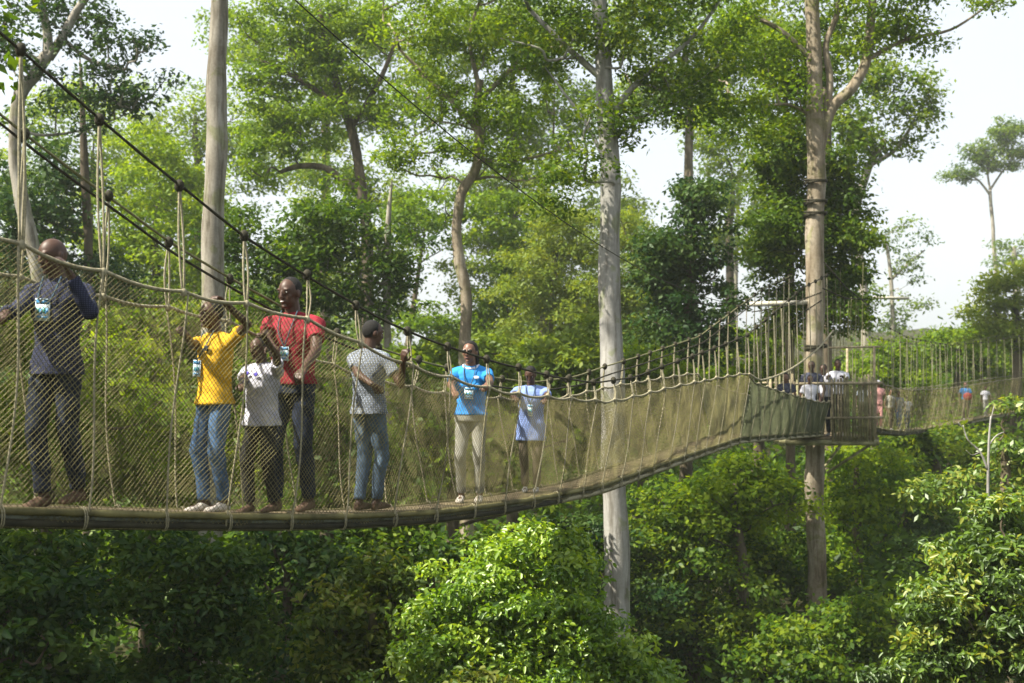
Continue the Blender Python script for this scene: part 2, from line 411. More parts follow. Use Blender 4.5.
NL = [0]
def tree(name, label, d, trunk=None, limbs=(), blobs=(), leaf='mid', bk='brown', cr=.6, size=.13, per=60, fill=1.0, seed=1,
         group=None, asp=.5, six=False, droop=0., branches=14, cat='tree', upw=.7, flat=.45, vbias=0., dscale=1.0, extra=None, brad=.035, spread=.35):
    """trunk: list of (px, py, half width px); limbs the same; blobs: (px, py, rx, ry[, d])"""
    rng = np.random.default_rng(seed)
    B = []
    for q in blobs:
        dd = q[4] if len(q) > 4 else d
        c = at(q[0], q[1], dd); rx, rz = q[2]*px2m(dd), q[3]*px2m(dd)
        B.append((c, (rx, (rx+rz)/2*dscale, rz)))
    if trunk:
        P = [at(a, b_, d) for a, b_, w_ in trunk]; rad = [w_*.93*px2m(d) for a, b_, w_ in trunk]
    else:
        c = np.mean([q[0] for q in B], 0); P = [np.array([c[0], c[1], c[2]-.3])]; rad = [.05+.0018*d]
        P.append(c+np.array([0, 0, B[0][1][2]*.5])); rad.append(rad[0]*.5)
        P = [P[0]+np.array([.2*math.sin(seed), 0, -1.5])]+P; rad = [rad[0]*1.3]+rad
    base = P[0].copy(); gzv = float(gz(base[0], base[1]))
    if base[2] > gzv:
        k = max(1, int((base[2]-gzv)/3)); lo = []
        for i in range(k, 0, -1):
            t = i/k; lo.append(np.array([base[0]+.15*math.sin(i*2.1+seed)*t, base[1], base[2]+(gzv-.15-base[2])*t]))
        P = lo+P; rad = [rad[0]*(1+.35*i/k) for i in range(k, 0, -1)]+rad
    root = empty(name, (P[0][0], P[0][1], gzv), label, cat, group)
    mb = MB()
    pp, rr = smooth_path(P, rad, 5)
    ai = np.arange(len(rr)); rr = rr*(1+.045*np.sin(ai*1.7+seed)+.04*np.sin(ai*.6+seed*2)); pp = pp+np.stack([np.sin(ai*.8+seed), np.cos(ai*.55), 0*ai], 1)*(rr*.10)[:, None]
    mb.tube(pp, rr, 14 if rr.max() > .12 else 8)
    LP = [pp[len(pp)//3:]]
    for L in limbs:
        lp, lr = smooth_path([at(q[0], q[1], (q[3] if len(q) > 3 else d)) for q in L], [q[2]*px2m(d) for q in L], 5)
        mb.tube(lp, lr, 9); LP.append(lp)
    LPa = np.concatenate(LP)
    V = None
    if B:
        cs = clumps_of(rng, B, cr, fill)
        # branches: from nearest lower point on the woody skeleton to clumps
        for _ in range(branches):
            c = cs[rng.integers(len(cs))]
            dz = LPa-c; dist = np.linalg.norm(dz, axis=1)+np.maximum(0, LPa[:, 2]-c[2]+.3)*3
            a = LPa[int(np.argmin(dist))]
            L = np.linalg.norm(c-a)
            mid = (a+c)/2+rng.normal(size=3)*L*.1+np.array([0, 0, -.06*L])
            q1 = a*.75+c*.25+rng.normal(size=3)*L*.05
            bp, br = smooth_path([a, q1, mid, c], [brad*min(2.2, .6+L*.25), brad*min(1.6, .5+L*.2), brad*.7, brad*.3], 4)
            mb.tube(bp, br, 5); LPa = np.concatenate([LPa, bp[4:]])
        V, var = leafcloud(rng, cs, cr, size, per, asp, upw, flat, six, droop, vbias, spread)
        NL[0] += len(V)
    mb.build('trunk', BK[bk], root)
    if V is not None: quads('crown', V, var, LM[leaf], root)
    if extra: extra(root)
    return root

exec_trees = []
# --- the tall pale trunks that stand through the picture
def straps(ys, cx, hw, d):
    def f(root):
        for y in ys:
            mb = MB()
            for k in range(3):
                c = at(cx, y+k*1.6, d); r = hw*px2m(d)+.02
                a = np.linspace(0, 2*math.pi, 20)
                mb.tube(np.stack([c[0]+r*np.cos(a), c[1]+r*np.sin(a), c[2]+.03*np.sin(a+k)], 1), .022, 5, cap=False)
            mb.build('cable_wrap', M['rope_dark'], root)
    return f

tree('emergent_tree', 'tall straight pale trunk at upper left, rising behind the boy in yellow', 20,
     trunk=[(212, 420, 13.5), (213, 300, 12.5), (215, 180, 11.5), (217, 90, 10.5), (219, 0, 9.5), (221, -150, 8.5), (223, -320, 6)],
     blobs=[(150, -330, 130, 70), (290, -350, 130, 60)], leaf='mid', bk='pale', cr=.8, size=.16, per=50, fill=.5, seed=3)
tree('emergent_tree', 'tall pale grey trunk standing behind the middle of the rope bridge', 22,
     trunk=[(618, 700, 15), (617, 625, 14), (615, 500, 13.5), (612, 400, 12.5), (610, 260, 12), (609, 150, 10.5), (603, 60, 9), (600, 0, 8), (597, -160, 7), (590, -330, 5)],
     limbs=[[(606, 120, 4), (640, 80, 3), (690, 40, 2), (720, 0, 1.5)], [(604, 80, 4), (570, 50, 3), (530, 10, 2)], [(609, 170, 2.5), (590, 130, 2), (570, 100, 1.2)]],
     blobs=[(555, 35, 60, 42), (650, 45, 75, 50), (700, 95, 50, 40), (640, 125, 38, 28), (585, 130, 30, 40, 21), (560, 190, 20, 35, 21.4), (620, -60, 130, 60)],
     leaf='mid', bk='white', cr=.5, size=.10, per=75, fill=.8, seed=4, branches=26)
tree('platform_tree', 'thick tan forked trunk that carries the wooden tree platform', 26,
     trunk=[(818, 640, 11), (817, 585, 10.5), (815, 500, 10), (814, 440, 10), (814, 350, 9.5), (815, 250, 10), (816, 180, 10), (815, 100, 8.5), (812, 0, 8), (811, -120, 7), (815, -260, 5)],
     limbs=[[(818, 150, 7), (824, 128, 6.5), (834, 105, 5.5), (852, 88, 5.5), (866, 62, 5), (870, 30, 4.5), (874, -20, 4)],
            [(826, 120, 4), (830, 80, 3.6), (826, 45, 3.2), (838, 10, 3), (842, -40, 2.5)],
            [(866, 60, 2.5), (905, 40, 2), (950, 30, 1.4), (985, 8, 1), (1010, -5, .8)],
            [(813, 60, 3), (780, 30, 2.5), (740, 10, 2)]],
     blobs=[(745, 25, 60, 40), (770, 90, 45, 50), (900, 22, 45, 26), (880, -20, 70, 40), (930, 45, 22, 12), (990, 3, 34, 7), (840, -70, 120, 50), (860, 50, 20, 20), (728, 120, 25, 40)],
     leaf='bright', bk='tan', cr=.55, size=.10, per=75, fill=.85, seed=5, branches=30, extra=straps((180, 200, 212, 345), 815.5, 10, 26))

GL = 'slender trees behind the left half of the bridge'
# --- left
tree('forked_tree', 'pale forked crooked trunk with dark crown at the upper left corner', 30,
     trunk=[(42, 330, 8), (34, 250, 7.5), (22, 205, 7.5), (15, 150, 7), (19, 100, 7), (34, 75, 7), (48, 55, 6.5)],
     limbs=[[(48, 55, 5.5), (47, 30, 4.5), (40, 0, 4), (38, -30, 3.5)], [(48, 58, 5.5), (62, 38, 4.5), (76, 12, 4), (92, -10, 3.5)], [(62, 38, 2.5), (90, 60, 2), (125, 70, 1.4)]],
     blobs=[(8, 40, 28, 50), (70, 10, 55, 28), (112, 58, 52, 38), (92, 105, 45, 26), (130, 95, 30, 22)], leaf='dark', bk='pale', cr=.5, size=.14, per=42, fill=.55, seed=11, branches=26)
tree('understorey_tree', 'dark leafy tree filling the left edge above the first man', 34,
     trunk=[(86, 400, 5.5), (88, 260, 5), (85, 170, 4.5), (80, 60, .9)],
     blobs=[(40, 195, 60, 62), (60, 280, 60, 50), (10, 260, 30, 60), (100, 300, 35, 40)], leaf='dark', bk='brown', cr=.7, size=.16, per=60, fill=.9, seed=12)
tree('broad_tree', 'light green rounded tree left of the tall straight pale trunk', 44,
     blobs=[(150, 165, 50, 50), (120, 240, 45, 60), (185, 235, 50, 75), (165, 310, 60, 50)], leaf='bright', cr=.8, size=.17, per=70, seed=13, vbias=.15)
tree('broad_tree', 'pale green hazy tree crown under the open sky at upper left', 70,
     blobs=[(200, 125, 50, 40), (130, 130, 40, 40), (255, 150, 40, 60)], leaf='bright', cr=1.1, size=.24, per=60, seed=14, vbias=.1, fill=.7)
tree('spreading_tree', 'large spreading tree right of the straight pale trunk, with thick crooked branch', 36,
     trunk=[(366, 420, 7), (368, 300, 6.5), (366, 230, 6), (358, 160, 5.5), (345, 110, 5), (330, 60, 4), (320, 10, 3)],
     limbs=[[(362, 190, 4), (345, 182, 4), (325, 168, 3.6), (300, 166, 3), (280, 172, 2)], [(350, 130, 3), (380, 80, 2.5), (400, 30, 2)], [(345, 110, 3), (300, 80, 2.4), (260, 60, 1.6)]],
     blobs=[(285, 25, 55, 35), (270, 85, 45, 30), (330, 70, 50, 35), (360, 20, 50, 30), (265, 150, 40, 40), (310, 125, 45, 25), (375, 110, 30, 30)], leaf='bright', cr=.6, size=.125, per=70, fill=1.0, seed=15, branches=34, vbias=-.05)
tree('understorey_tree', 'dark green dense tree behind the man in red', 28,
     trunk=[(388, 400, 4.5), (387, 300, 4), (388, 230, 3.6), (392, 180, .8)],
     blobs=[(300, 250, 60, 55), (345, 215, 45, 40), (265, 300, 50, 40), (385, 270, 40, 45), (330, 310, 60, 35), (240, 240, 25, 50)], leaf='mid', bk='pale', cr=.55, size=.13, per=60, fill=.95, seed=16, vbias=-.18)
tree('crooked_tree', 'tree with one snaking tan trunk rising behind the woman in blue', 28,
     trunk=[(466, 420, 7), (465, 340, 6.2), (466, 290, 6.5), (459, 262, 6), (457, 225, 5.5), (461, 195, 5.5), (474, 172, 5.5), (480, 145, 5), (476, 120, 4.5), (480, 80, 4)],
     limbs=[[(478, 130, 3), (455, 105, 2.5), (430, 80, 2), (400, 50, 1.5)], [(480, 100, 3), (510, 70, 2.4), (540, 40, 1.8)], [(482, 160, 2.2), (520, 160, 1.6), (560, 150, 1)], [(480, 90, 2.6), (470, 40, 2), (480, 0, 1.5)]],
     blobs=[(430, 35, 55, 36), (490, 30, 60, 34), (550, 60, 45, 45), (440, 100, 50, 30), (510, 110, 55, 30), (400, 150, 40, 24), (455, 155, 50, 18), (540, 165, 45, 25), (500, -30, 120, 35)], leaf='bright', bk='tan', cr=.5, size=.10, per=62, fill=.85, seed=17, branches=44)
tree('broad_tree', 'middling green tree seen under the crooked tree, left of the woman', 48,
     trunk=[(400, 420, 4), (410, 330, 3.5), (425, 230, .8)],
     blobs=[(420, 215, 45, 35), (500, 215, 40, 35), (515, 270, 30, 50), (440, 330, 40, 30), (490, 330, 35, 40)], leaf='bright', cr=.7, size=.18, per=60, fill=.95, seed=18)
tree('feathery_tree', 'yellow green feathery tree between the crooked trunk and the grey trunk', 46,
     trunk=[(556, 420, 4), (552, 330, 3.5), (556, 250, 3)],
     blobs=[(560, 235, 38, 40), (535, 290, 32, 45), (580, 305, 40, 60), (640, 300, 25, 70), (560, 360, 60, 35), (630, 240, 20, 40)], leaf='lime', cr=.6, size=.15, per=80, fill=1.1, seed=19, asp=.4, vbias=.12)
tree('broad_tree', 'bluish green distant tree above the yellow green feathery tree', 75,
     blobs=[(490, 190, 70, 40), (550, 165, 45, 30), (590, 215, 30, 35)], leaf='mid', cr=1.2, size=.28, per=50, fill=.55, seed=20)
tree('dense_tree', 'dark dense conical tree between the grey trunk and the platform', 33,
     trunk=[(688, 420, 6), (688, 330, 5), (692, 230, 4), (690, 172, .8)],
     blobs=[(692, 195, 28, 32), (685, 240, 42, 35), (690, 290, 48, 40), (685, 335, 50, 35), (665, 270, 25, 40)], leaf='dark', cr=.6, size=.15, per=80, fill=1.0, seed=21, droop=.8, vbias=.1)
tree('slender_tree', 'thin hazy tree with sparse crown seen between the dense tree and platform', 85,
     trunk=[(732, 420, 3), (735, 300, 2.4), (738, 210, 1.8), (742, 160, 1.2)],
     limbs=[[(737, 230, 1.2), (755, 200, 1), (765, 170, .7)], [(738, 215, 1.2), (715, 190, 1), (705, 165, .7)]],
     blobs=[(738, 165, 34, 35), (715, 210, 22, 25), (765, 190, 20, 30), (725, 260, 22, 20), (755, 270, 20, 20)], leaf='mid', bk='pale', cr=1.2, size=.28, per=36, fill=.38, seed=22)
tree('climber_covered_tree', 'tree smothered in hanging green climbers behind the platform tree', 31,
     trunk=[(790, 420, 5), (790, 320, 5), (788, 200, 5), (785, 60, 1)],
     blobs=[(780, 150, 30, 60), (785, 225, 32, 60), (768, 255, 18, 40), (840, 180, 25, 45), (850, 240, 24, 50), (838, 300, 28, 45), (790, 300, 18, 25), (800, 60, 40, 50), (785, 325, 20, 14)],
     leaf='mid', cr=.5, size=.13, per=80, fill=1.4, seed=23, droop=1.0, vbias=-.02)
tree('leaning_tree', 'pale leaning trunk with rounded crown right of the platform tree', 45,
     trunk=[(870, 420, 5.5), (866, 340, 5.5), (863, 280, 5), (856, 240, 4.5), (858, 200, 4.5), (870, 165, 4), (885, 140, 3.5)],
     limbs=[[(858, 200, 3), (850, 170, 2.5), (848, 140, 2)], [(870, 165, 2.5), (895, 150, 2), (915, 120, 1.5)]],
     blobs=[(905, 95, 34, 34), (880, 75, 26, 30), (870, 135, 30, 30), (912, 145, 26, 18), (845, 120, 22, 35), (925, 118, 16, 20)], leaf='mid', bk='pale', cr=.75, size=.18, per=60, fill=.75, seed=24, branches=22, vbias=.1)
tree('slender_tree', 'sparse hazy tree right of the leaning pale trunk, below its crown', 90,
     trunk=[(890, 420, 3), (893, 330, 2.5), (890, 270, 2), (885, 235, 1.2)], limbs=[[(891, 280, 1.4), (910, 262, 1), (925, 250, .7)]],
     blobs=[(893, 240, 30, 22), (910, 272, 24, 16), (875, 285, 22, 20), (905, 310, 26, 18), (880, 330, 25, 20)], leaf='mid', bk='pale', cr=1.1, size=.28, per=34, fill=.45, seed=25)
tree('umbrella_tree', 'lone tall thin tree with flat crown against the white sky at right', 105,
     trunk=[(998, 300, 2.6), (995, 260, 2.2), (993, 230, 2), (991, 205, 1.8), (990, 190, 1.6)],
     limbs=[[(990, 195, 1.3), (978, 180, 1), (962, 172, .8)], [(990, 190, 1.3), (1002, 172, 1), (1012, 160, .8)], [(990, 190, 1.2), (988, 165, .9), (1000, 140, .7)]],
     blobs=[(1000, 135, 22, 12), (978, 155, 20, 9), (1016, 155, 16, 12), (960, 175, 16, 8), (992, 165, 24, 8), (1022, 130, 14, 8)], leaf='mid', bk='pale', cr=.9, size=.26, per=44, fill=1.2, seed=26, branches=22, brad=.07)
tree('umbrella_tree', 'hazy low crown beside the lone tall tree at the right edge', 100,
     blobs=[(1018, 245, 22, 14), (1010, 262, 20, 10)], leaf='mid', bk='pale', cr=1., size=.26, per=34, fill=.6, seed=27)
tree('broad_tree', 'yellow green domed tree at right edge above the far bridge', 48,
     blobs=[(1008, 290, 30, 22), (1030, 275, 25, 20), (995, 320, 34, 22), (1030, 330, 30, 40)], leaf='lime', cr=.7, size=.17, per=70, seed=28, vbias=.05)
tree('broad_tree', 'leafy green tree standing right behind the far rope bridge', 52,
     blobs=[(945, 345, 36, 24), (975, 350, 34, 26), (915, 362, 30, 22), (1000, 365, 40, 26)], leaf='bright', cr=.7, size=.17, per=70, seed=29)
tree('broad_tree', 'bright low tree right behind the wooden platform rail', 44,
     blobs=[(880, 360, 30, 20), (855, 375, 30, 22), (900, 385, 40, 24)], leaf='bright', cr=.6, size=.16, per=70, seed=30)

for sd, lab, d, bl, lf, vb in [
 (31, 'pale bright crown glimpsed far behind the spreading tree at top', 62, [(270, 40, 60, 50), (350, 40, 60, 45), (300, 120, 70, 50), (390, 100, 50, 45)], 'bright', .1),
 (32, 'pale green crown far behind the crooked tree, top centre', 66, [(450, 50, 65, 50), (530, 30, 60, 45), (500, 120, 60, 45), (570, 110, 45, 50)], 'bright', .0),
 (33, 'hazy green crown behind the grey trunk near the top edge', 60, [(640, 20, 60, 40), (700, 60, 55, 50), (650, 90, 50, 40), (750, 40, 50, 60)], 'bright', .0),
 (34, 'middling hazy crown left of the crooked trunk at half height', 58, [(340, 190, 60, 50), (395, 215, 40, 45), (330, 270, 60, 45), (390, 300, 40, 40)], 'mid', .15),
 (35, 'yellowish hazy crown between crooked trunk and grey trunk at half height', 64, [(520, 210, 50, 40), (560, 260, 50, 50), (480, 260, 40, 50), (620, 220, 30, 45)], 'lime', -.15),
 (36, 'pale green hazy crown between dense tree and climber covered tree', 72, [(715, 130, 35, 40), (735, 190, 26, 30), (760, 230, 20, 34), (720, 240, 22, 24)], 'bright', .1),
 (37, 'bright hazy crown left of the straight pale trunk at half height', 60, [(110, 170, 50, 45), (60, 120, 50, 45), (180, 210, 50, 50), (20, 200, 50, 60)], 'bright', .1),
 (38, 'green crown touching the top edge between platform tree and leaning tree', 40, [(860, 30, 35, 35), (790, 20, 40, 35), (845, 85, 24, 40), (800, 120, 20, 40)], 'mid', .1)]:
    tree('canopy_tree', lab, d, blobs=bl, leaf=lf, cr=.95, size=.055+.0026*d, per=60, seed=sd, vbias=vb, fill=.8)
# --- sunlit crowns behind the nets
NB = 'sunlit crowns behind the long rope bridge'
beh = [
 (40, 'bright bushy crown behind the first man\'s legs', 19, [(20, 420, 75, 60), (90, 455, 60, 50), (10, 350, 60, 40)], 'bright', .15, 'man'),
 (41, 'bright bushy crown between the first man and the boy in yellow', 21, [(150, 440, 70, 60), (120, 370, 55, 40), (190, 480, 50, 40)], 'bright', .2, ''),
 (42, 'green crown behind the boy in yellow and the small child', 24, [(215, 360, 45, 45), (260, 430, 60, 60), (180, 330, 45, 30)], 'mid', .2, ''),
 (43, 'dim green crown behind the legs of the man in red', 20, [(330, 450, 60, 60), (380, 500, 60, 40), (300, 390, 50, 40)], 'mid', -.05, ''),
 (44, 'dim green crown behind the woman\'s khaki trousers', 22, [(440, 440, 60, 55), (500, 470, 60, 45), (420, 380, 40, 30)], 'mid', 0.05, ''),
 (45, 'yellow green sunny crown right behind the woman\'s head', 30, [(520, 370, 60, 32), (570, 360, 45, 40), (450, 360, 40, 30), (480, 400, 60, 30)], 'lime', -.2, ''),
 (46, 'bright crown behind the net just right of the grey trunk', 31, [(640, 370, 45, 30), (590, 420, 60, 40), (680, 400, 60, 35)], 'bright', .2, ''),
 (47, 'bright crown below the cables left of the platform', 36, [(730, 365, 42, 24), (775, 345, 25, 20), (770, 385, 50, 28)], 'bright', .2, ''),
]
for sd, lab, d, bl, lf, vb, _ in beh:
    tree('understorey_tree', lab, d, blobs=bl, leaf=lf, cr=.5, size=.12+.0015*d, per=75, seed=sd, vbias=vb, fill=.9)

# --- below the bridge
low = [
 (60, 'bright leafy bush in full sun below the middle of the bridge', 13.2, [(515, 600, 92, 64), (450, 630, 48, 66), (568, 622, 52, 58), (535, 545, 46, 22), (500, 680, 120, 56), (600, 668, 48, 40), (640, 690, 40, 30)], 'bush', .12, .27, .066, 88),
 (61, 'dark shaded tree crown in the bottom left corner', 11.5, [(30, 610, 90, 60), (60, 700, 110, 60), (-70, 600, 60, 80)], 'dark', .0, .28, .085, 45),  # dark leaf material deepens the valley shade through colour
 (62, 'dark crown with a lit top under the boy in yellow', 13, [(160, 590, 65, 40), (215, 615, 55, 55), (170, 690, 90, 50), (240, 562, 35, 14)], 'dark', .25, .26, .08, 45),  # dark leaves here too, shade put into the colour
 (63, 'olive leafed small tree left of the bright bush', 14, [(375, 590, 42, 40), (350, 650, 48, 50), (395, 660, 40, 50)], 'olive', .1, .32, .09, 45),
 (64, 'green bush in shade right of the grey trunk', 25, [(690, 575, 70, 55), (650, 530, 40, 30), (720, 640, 80, 50)], 'mid', 0, .45, .12, 60),
 (65, 'bright crown below the bridge left of the platform trunk', 25, [(742, 480, 40, 30), (762, 505, 42, 36), (700, 510, 40, 35)], 'bright', .1, .45, .12, 65),
 (66, 'bright crown below the platform, right of its trunk', 28, [(870, 480, 50, 35), (860, 530, 55, 45), (840, 455, 25, 18)], 'bright', .1, .5, .13, 65),
 (67, 'dim green crown at the foot of the platform tree', 22, [(800, 650, 66, 42), (858, 625, 48, 40), (885, 690, 60, 50)], 'mid', 0, .42, .12, 60),
 (68, 'large waxy leafed tree in the lower right corner', 13.5, [(960, 590, 62, 50), (1005, 545, 40, 40), (930, 650, 60, 45), (1020, 650, 60, 60), (1012, 505, 24, 18)], 'waxy', .1, .27, .085, 84),
 (69, 'yellow tipped leafy tree under the far bridge at right edge', 20, [(1012, 452, 26, 18), (1030, 405, 20, 18), (945, 492, 36, 22), (1034, 480, 36, 36)], 'waxy', .1, .33, .11, 55),
 (70, 'small flowering shrub at bottom centre with pinkish yellow tips', 11.2, [(478, 700, 45, 26), (500, 712, 50, 24)], 'olive', .35, .2, .07, 50),
 (71, 'leafy crown beneath the far rope bridge', 36, [(930, 440, 50, 20), (900, 460, 40, 25), (975, 445, 30, 20)], 'mid', .1, .55, .15, 60),
]
for sd, lab, d, bl, lf, vb, cr_, sz, per in low:
    tree('shrub' if sd in (60, 64, 70) else 'understorey_tree', lab, d, blobs=bl, leaf=lf, cr=cr_, size=sz, per=per, seed=sd, vbias=vb, fill=.8,
         cat='shrub' if sd in (60, 64, 70) else 'tree', six=d < 16, spread=.5, branches=20, brad=.02, asp=.42 if lf == 'waxy' else .55, droop=.6 if lf == 'waxy' else .2)

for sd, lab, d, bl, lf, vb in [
 (80, 'shadowed leafy crown just under the bridge deck at far left', 17, [(20, 560, 90, 38), (110, 570, 70, 44), (200, 560, 50, 34), (-40, 600, 80, 60)], 'mid', -.2),  # leaf tone lowered to paint in shade under the deck
 (81, 'shadowed leafy crown under the deck below the man in red', 18, [(250, 560, 70, 36), (320, 575, 50, 45), (290, 640, 80, 60)], 'dark', .1),  # dark leaf material stands in for shade below the deck
 (82, 'shadowed crown behind the left side of the bright bush', 19, [(400, 560, 50, 32), (450, 548, 46, 26), (490, 552, 40, 24), (380, 620, 60, 50)], 'mid', -.25),  # lowered leaf tone paints the shade behind the bush
 (83, 'dark crown filling the gap right of the bright bush', 25, [(650, 620, 60, 60), (600, 560, 50, 40), (570, 530, 50, 25)], 'dark', .15),  # shade of the gap painted with dark leaves
 (84, 'dark green crown between the grey trunk and platform trunk, below the net', 27, [(680, 500, 60, 30), (730, 560, 60, 50), (780, 560, 40, 40)], 'mid', -.1),  # leaf tone lowered a little as painted shade
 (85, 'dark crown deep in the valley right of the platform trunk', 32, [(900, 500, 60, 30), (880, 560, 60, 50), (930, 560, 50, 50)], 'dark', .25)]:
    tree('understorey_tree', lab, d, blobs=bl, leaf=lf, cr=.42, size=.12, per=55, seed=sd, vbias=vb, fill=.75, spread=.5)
# a neighbour beyond the left edge whose crown shades the valley below the bridge
rngs = np.random.default_rng(90)
def world_tree(name, label, base, h, blobs, leaf, seed, bk='brown', cr=.8, size=.17, per=60, fill=.8, rad=.25):
    rng = np.random.default_rng(seed); bx, by = base; bz = float(gz(bx, by))
    root = empty(name, (bx, by, bz), label, 'tree')
    mb = MB(); P = [np.array([bx, by, bz-.15]), np.array([bx+.2, by+.1, bz+h*.35]), np.array([bx-.1, by, bz+h*.7]), np.array([bx+.1, by, bz+h])]
    pp, rr = smooth_path(P, [rad*1.3, rad, rad*.8, rad*.3], 6); mb.tube(pp, rr, 10)
    B = [(np.array(c, float), r) for c, r in blobs]; cs = clumps_of(rng, B, cr, fill)
    for _ in range(12):
        c = cs[rng.integers(len(cs))]; a = pp[int(len(pp)*rng.uniform(.5, .9))]
        mb.tube(smooth_path([a, (a+c)/2+rng.normal(size=3)*.2, c], [.06, .04, .015], 4)[0], .03, 5)
    V, var = leafcloud(rng, cs, cr, size, per); mb.build('trunk', BK[bk], root); quads('crown', V, var, LM[leaf], root)
world_tree('shade_tree', 'leafy tree beyond the left edge of the view that shades the valley', (-11.5, 9.5), 16,
           [((-11, 9.5, ZC+3.5), (3, 3.2, 2.4)), ((-13, 11, ZC+6), (3, 3, 2)), ((-9.5, 13.5, ZC+2.5), (2.6, 2.6, 1.6)), ((-12, 16, ZC+5), (3.2, 3, 2)), ((-8.2, 11, ZC+3.4), (2.7, 2.7, 1.5)), ((-8.5, 13.5, ZC+5.2), (2.6, 2.5, 1.5))], 'mid', 91, fill=1.3)

for i, (x, y, hh_, r_) in enumerate([(-24, -16, 17, 6), (-9, -22, 18, 6.5), (6, -20, 17, 6), (20, -14, 18, 6.5), (27, 2, 17, 6), (-30, 2, 15, 5), (1, -32, 22, 7)]):  # unseen trees added around the viewpoint to cut the sky fill
    world_tree('forest_tree', ['broad forest tree behind the viewpoint on the left slope', 'tall forest tree behind the viewpoint, left of its middle', 'tall forest tree directly behind the viewpoint', 'broad forest tree behind the viewpoint to the right', 'forest tree beside the viewpoint beyond the right edge', 'forest tree beyond the left edge, level with the bridge', 'very tall forest tree far behind the viewpoint'][i],
      (x, y), hh_, [((x, y, 13), (r_, r_*.8, 5)), ((x+2, y-2, 7), (r_, r_*.7, 4)), ((x-2, y+1, hh_), (r_*.8, r_*.7, 3))], 'mid', 200+i, cr=1.3, size=.5, per=26, fill=.45, rad=.35)
# --- masses nobody could count
rng = np.random.default_rng(5)
n = 240000
yy = 9+rng.uniform(0, 1, n)**1.5*70; xx = (rng.uniform(-1, 1, n))*(4+yy*.62)
zz = gz(xx, yy)
hh = .4+1.9*np.clip(.5+.5*np.sin(xx*1.1+np.sin(yy*.7)*2)*np.cos(yy*.9+xx*.3), 0, 1)+.9*(rng.uniform(size=n)**3)
pos = np.stack([xx, yy, zz+hh*rng.uniform(.2, 1, n)], 1)
nr = rng.normal(size=(n, 3))*.5; nr[:, 2] += .9
V = leaf_verts(rng, pos, nr, (.12+.0045*yy)[:, None], .55)
o = quads('undergrowth', V, np.clip(.35+.25*np.sin(xx*.6)*np.sin(yy*.5)+rng.normal(size=n)*.15, 0, 1), LM['mid']); tag(o, 'tangled green undergrowth covering the valley floor', kind='stuff')
# far wood: lumpy mass of crowns
cs = []; 
for i in range(620):
    d = rng.uniform(62, 150); a = rng.uniform(-.62, .62); x = a*d
    px = 512+F*a
    top = np.interp(px, [-200, 0, 110, 240, 330, 400, 450, 520, 640, 700, 760, 830, 880, 930, 1000, 1100], [210, 220, 235, 225, 215, 300, 310, 250, 240, 330, 345, 320, 345, 350, 345, 335])
    zt = (370-top)/F*d+ZC - rng.uniform(0, 1)**.8*(d*.10)
    r = rng.uniform(2.2, 4.2)
    cs.append((np.array([x, d, zt-r]), (r, r, r*.8)))
cl = clumps_of(rng, cs, 1.5, .28)
V, var = leafcloud(rng, cl, 1.5, .42, 26, .6)
o = quads('distant_forest', V, var, LM['mid']); tag(o, 'pale hazy mass of distant forest behind all the trees', kind='stuff')

# ------------------------------------------------------------------ rope bridges
class Bridge:
    def __init__(s, plan, hw_top, hw_bot):
        P = np.array(plan, float); pts, _ = smooth_path(np.c_[P, np.zeros(len(P))], np.ones(len(P)), 40)
        pts = pts[:, :2]; seg = np.r_[0, np.cumsum(np.linalg.norm(np.diff(pts, axis=0), axis=1))]
        s.L = seg[-1]; s.S = np.linspace(0, s.L, int(s.L/.05)+1)
        s.P = np.stack([np.interp(s.S, seg, pts[:, k]) for k in (0, 1)], 1)
        T = np.gradient(s.P, s.S, axis=0); T /= np.linalg.norm(T, axis=1)[:, None]; s.T = T
        s.Nn = np.stack([T[:, 1], -T[:, 0]], 1)      # to the camera's side
        s.ht, s.hb = hw_top, hw_bot
        s.curves = {}
    def off(s, q): return s.P+s.Nn*q
    def curve(s, name, ctrl, q, smooth=9):
        """z(s) such that the line at sideways offset q passes the given picture points"""
        O = s.off(q); px = 512+F*O[:, 0]/O[:, 1]
        c = np.array(ctrl, float); y = np.interp(px, c[:, 0], c[:, 1])
        z = np.array([at(a, b_, d)[2] for a, b_, d in zip(px, y, O[:, 1])])
        k = int(smooth/2)*2+1
        zz = np.convolve(np.pad(z, k//2, mode='edge'), np.ones(k)/k, 'valid')
        s.curves[name] = zz; return zz
    def pt(s, ss, q, z):
        x = np.interp(ss, s.S, s.P[:, 0]); y = np.interp(ss, s.S, s.P[:, 1])
        nx_ = np.interp(ss, s.S, s.Nn[:, 0]); ny = np.interp(ss, s.S, s.Nn[:, 1])
        return np.stack([x+nx_*q, y+ny*q, z+0*x], -1)
    def z(s, name, ss): return np.interp(ss, s.S, s.curves[name])
    def s_at(s, px, q=0.):
        O = s.off(q); p = 512+F*O[:, 0]/O[:, 1]
        return float(np.interp(px, p, s.S))

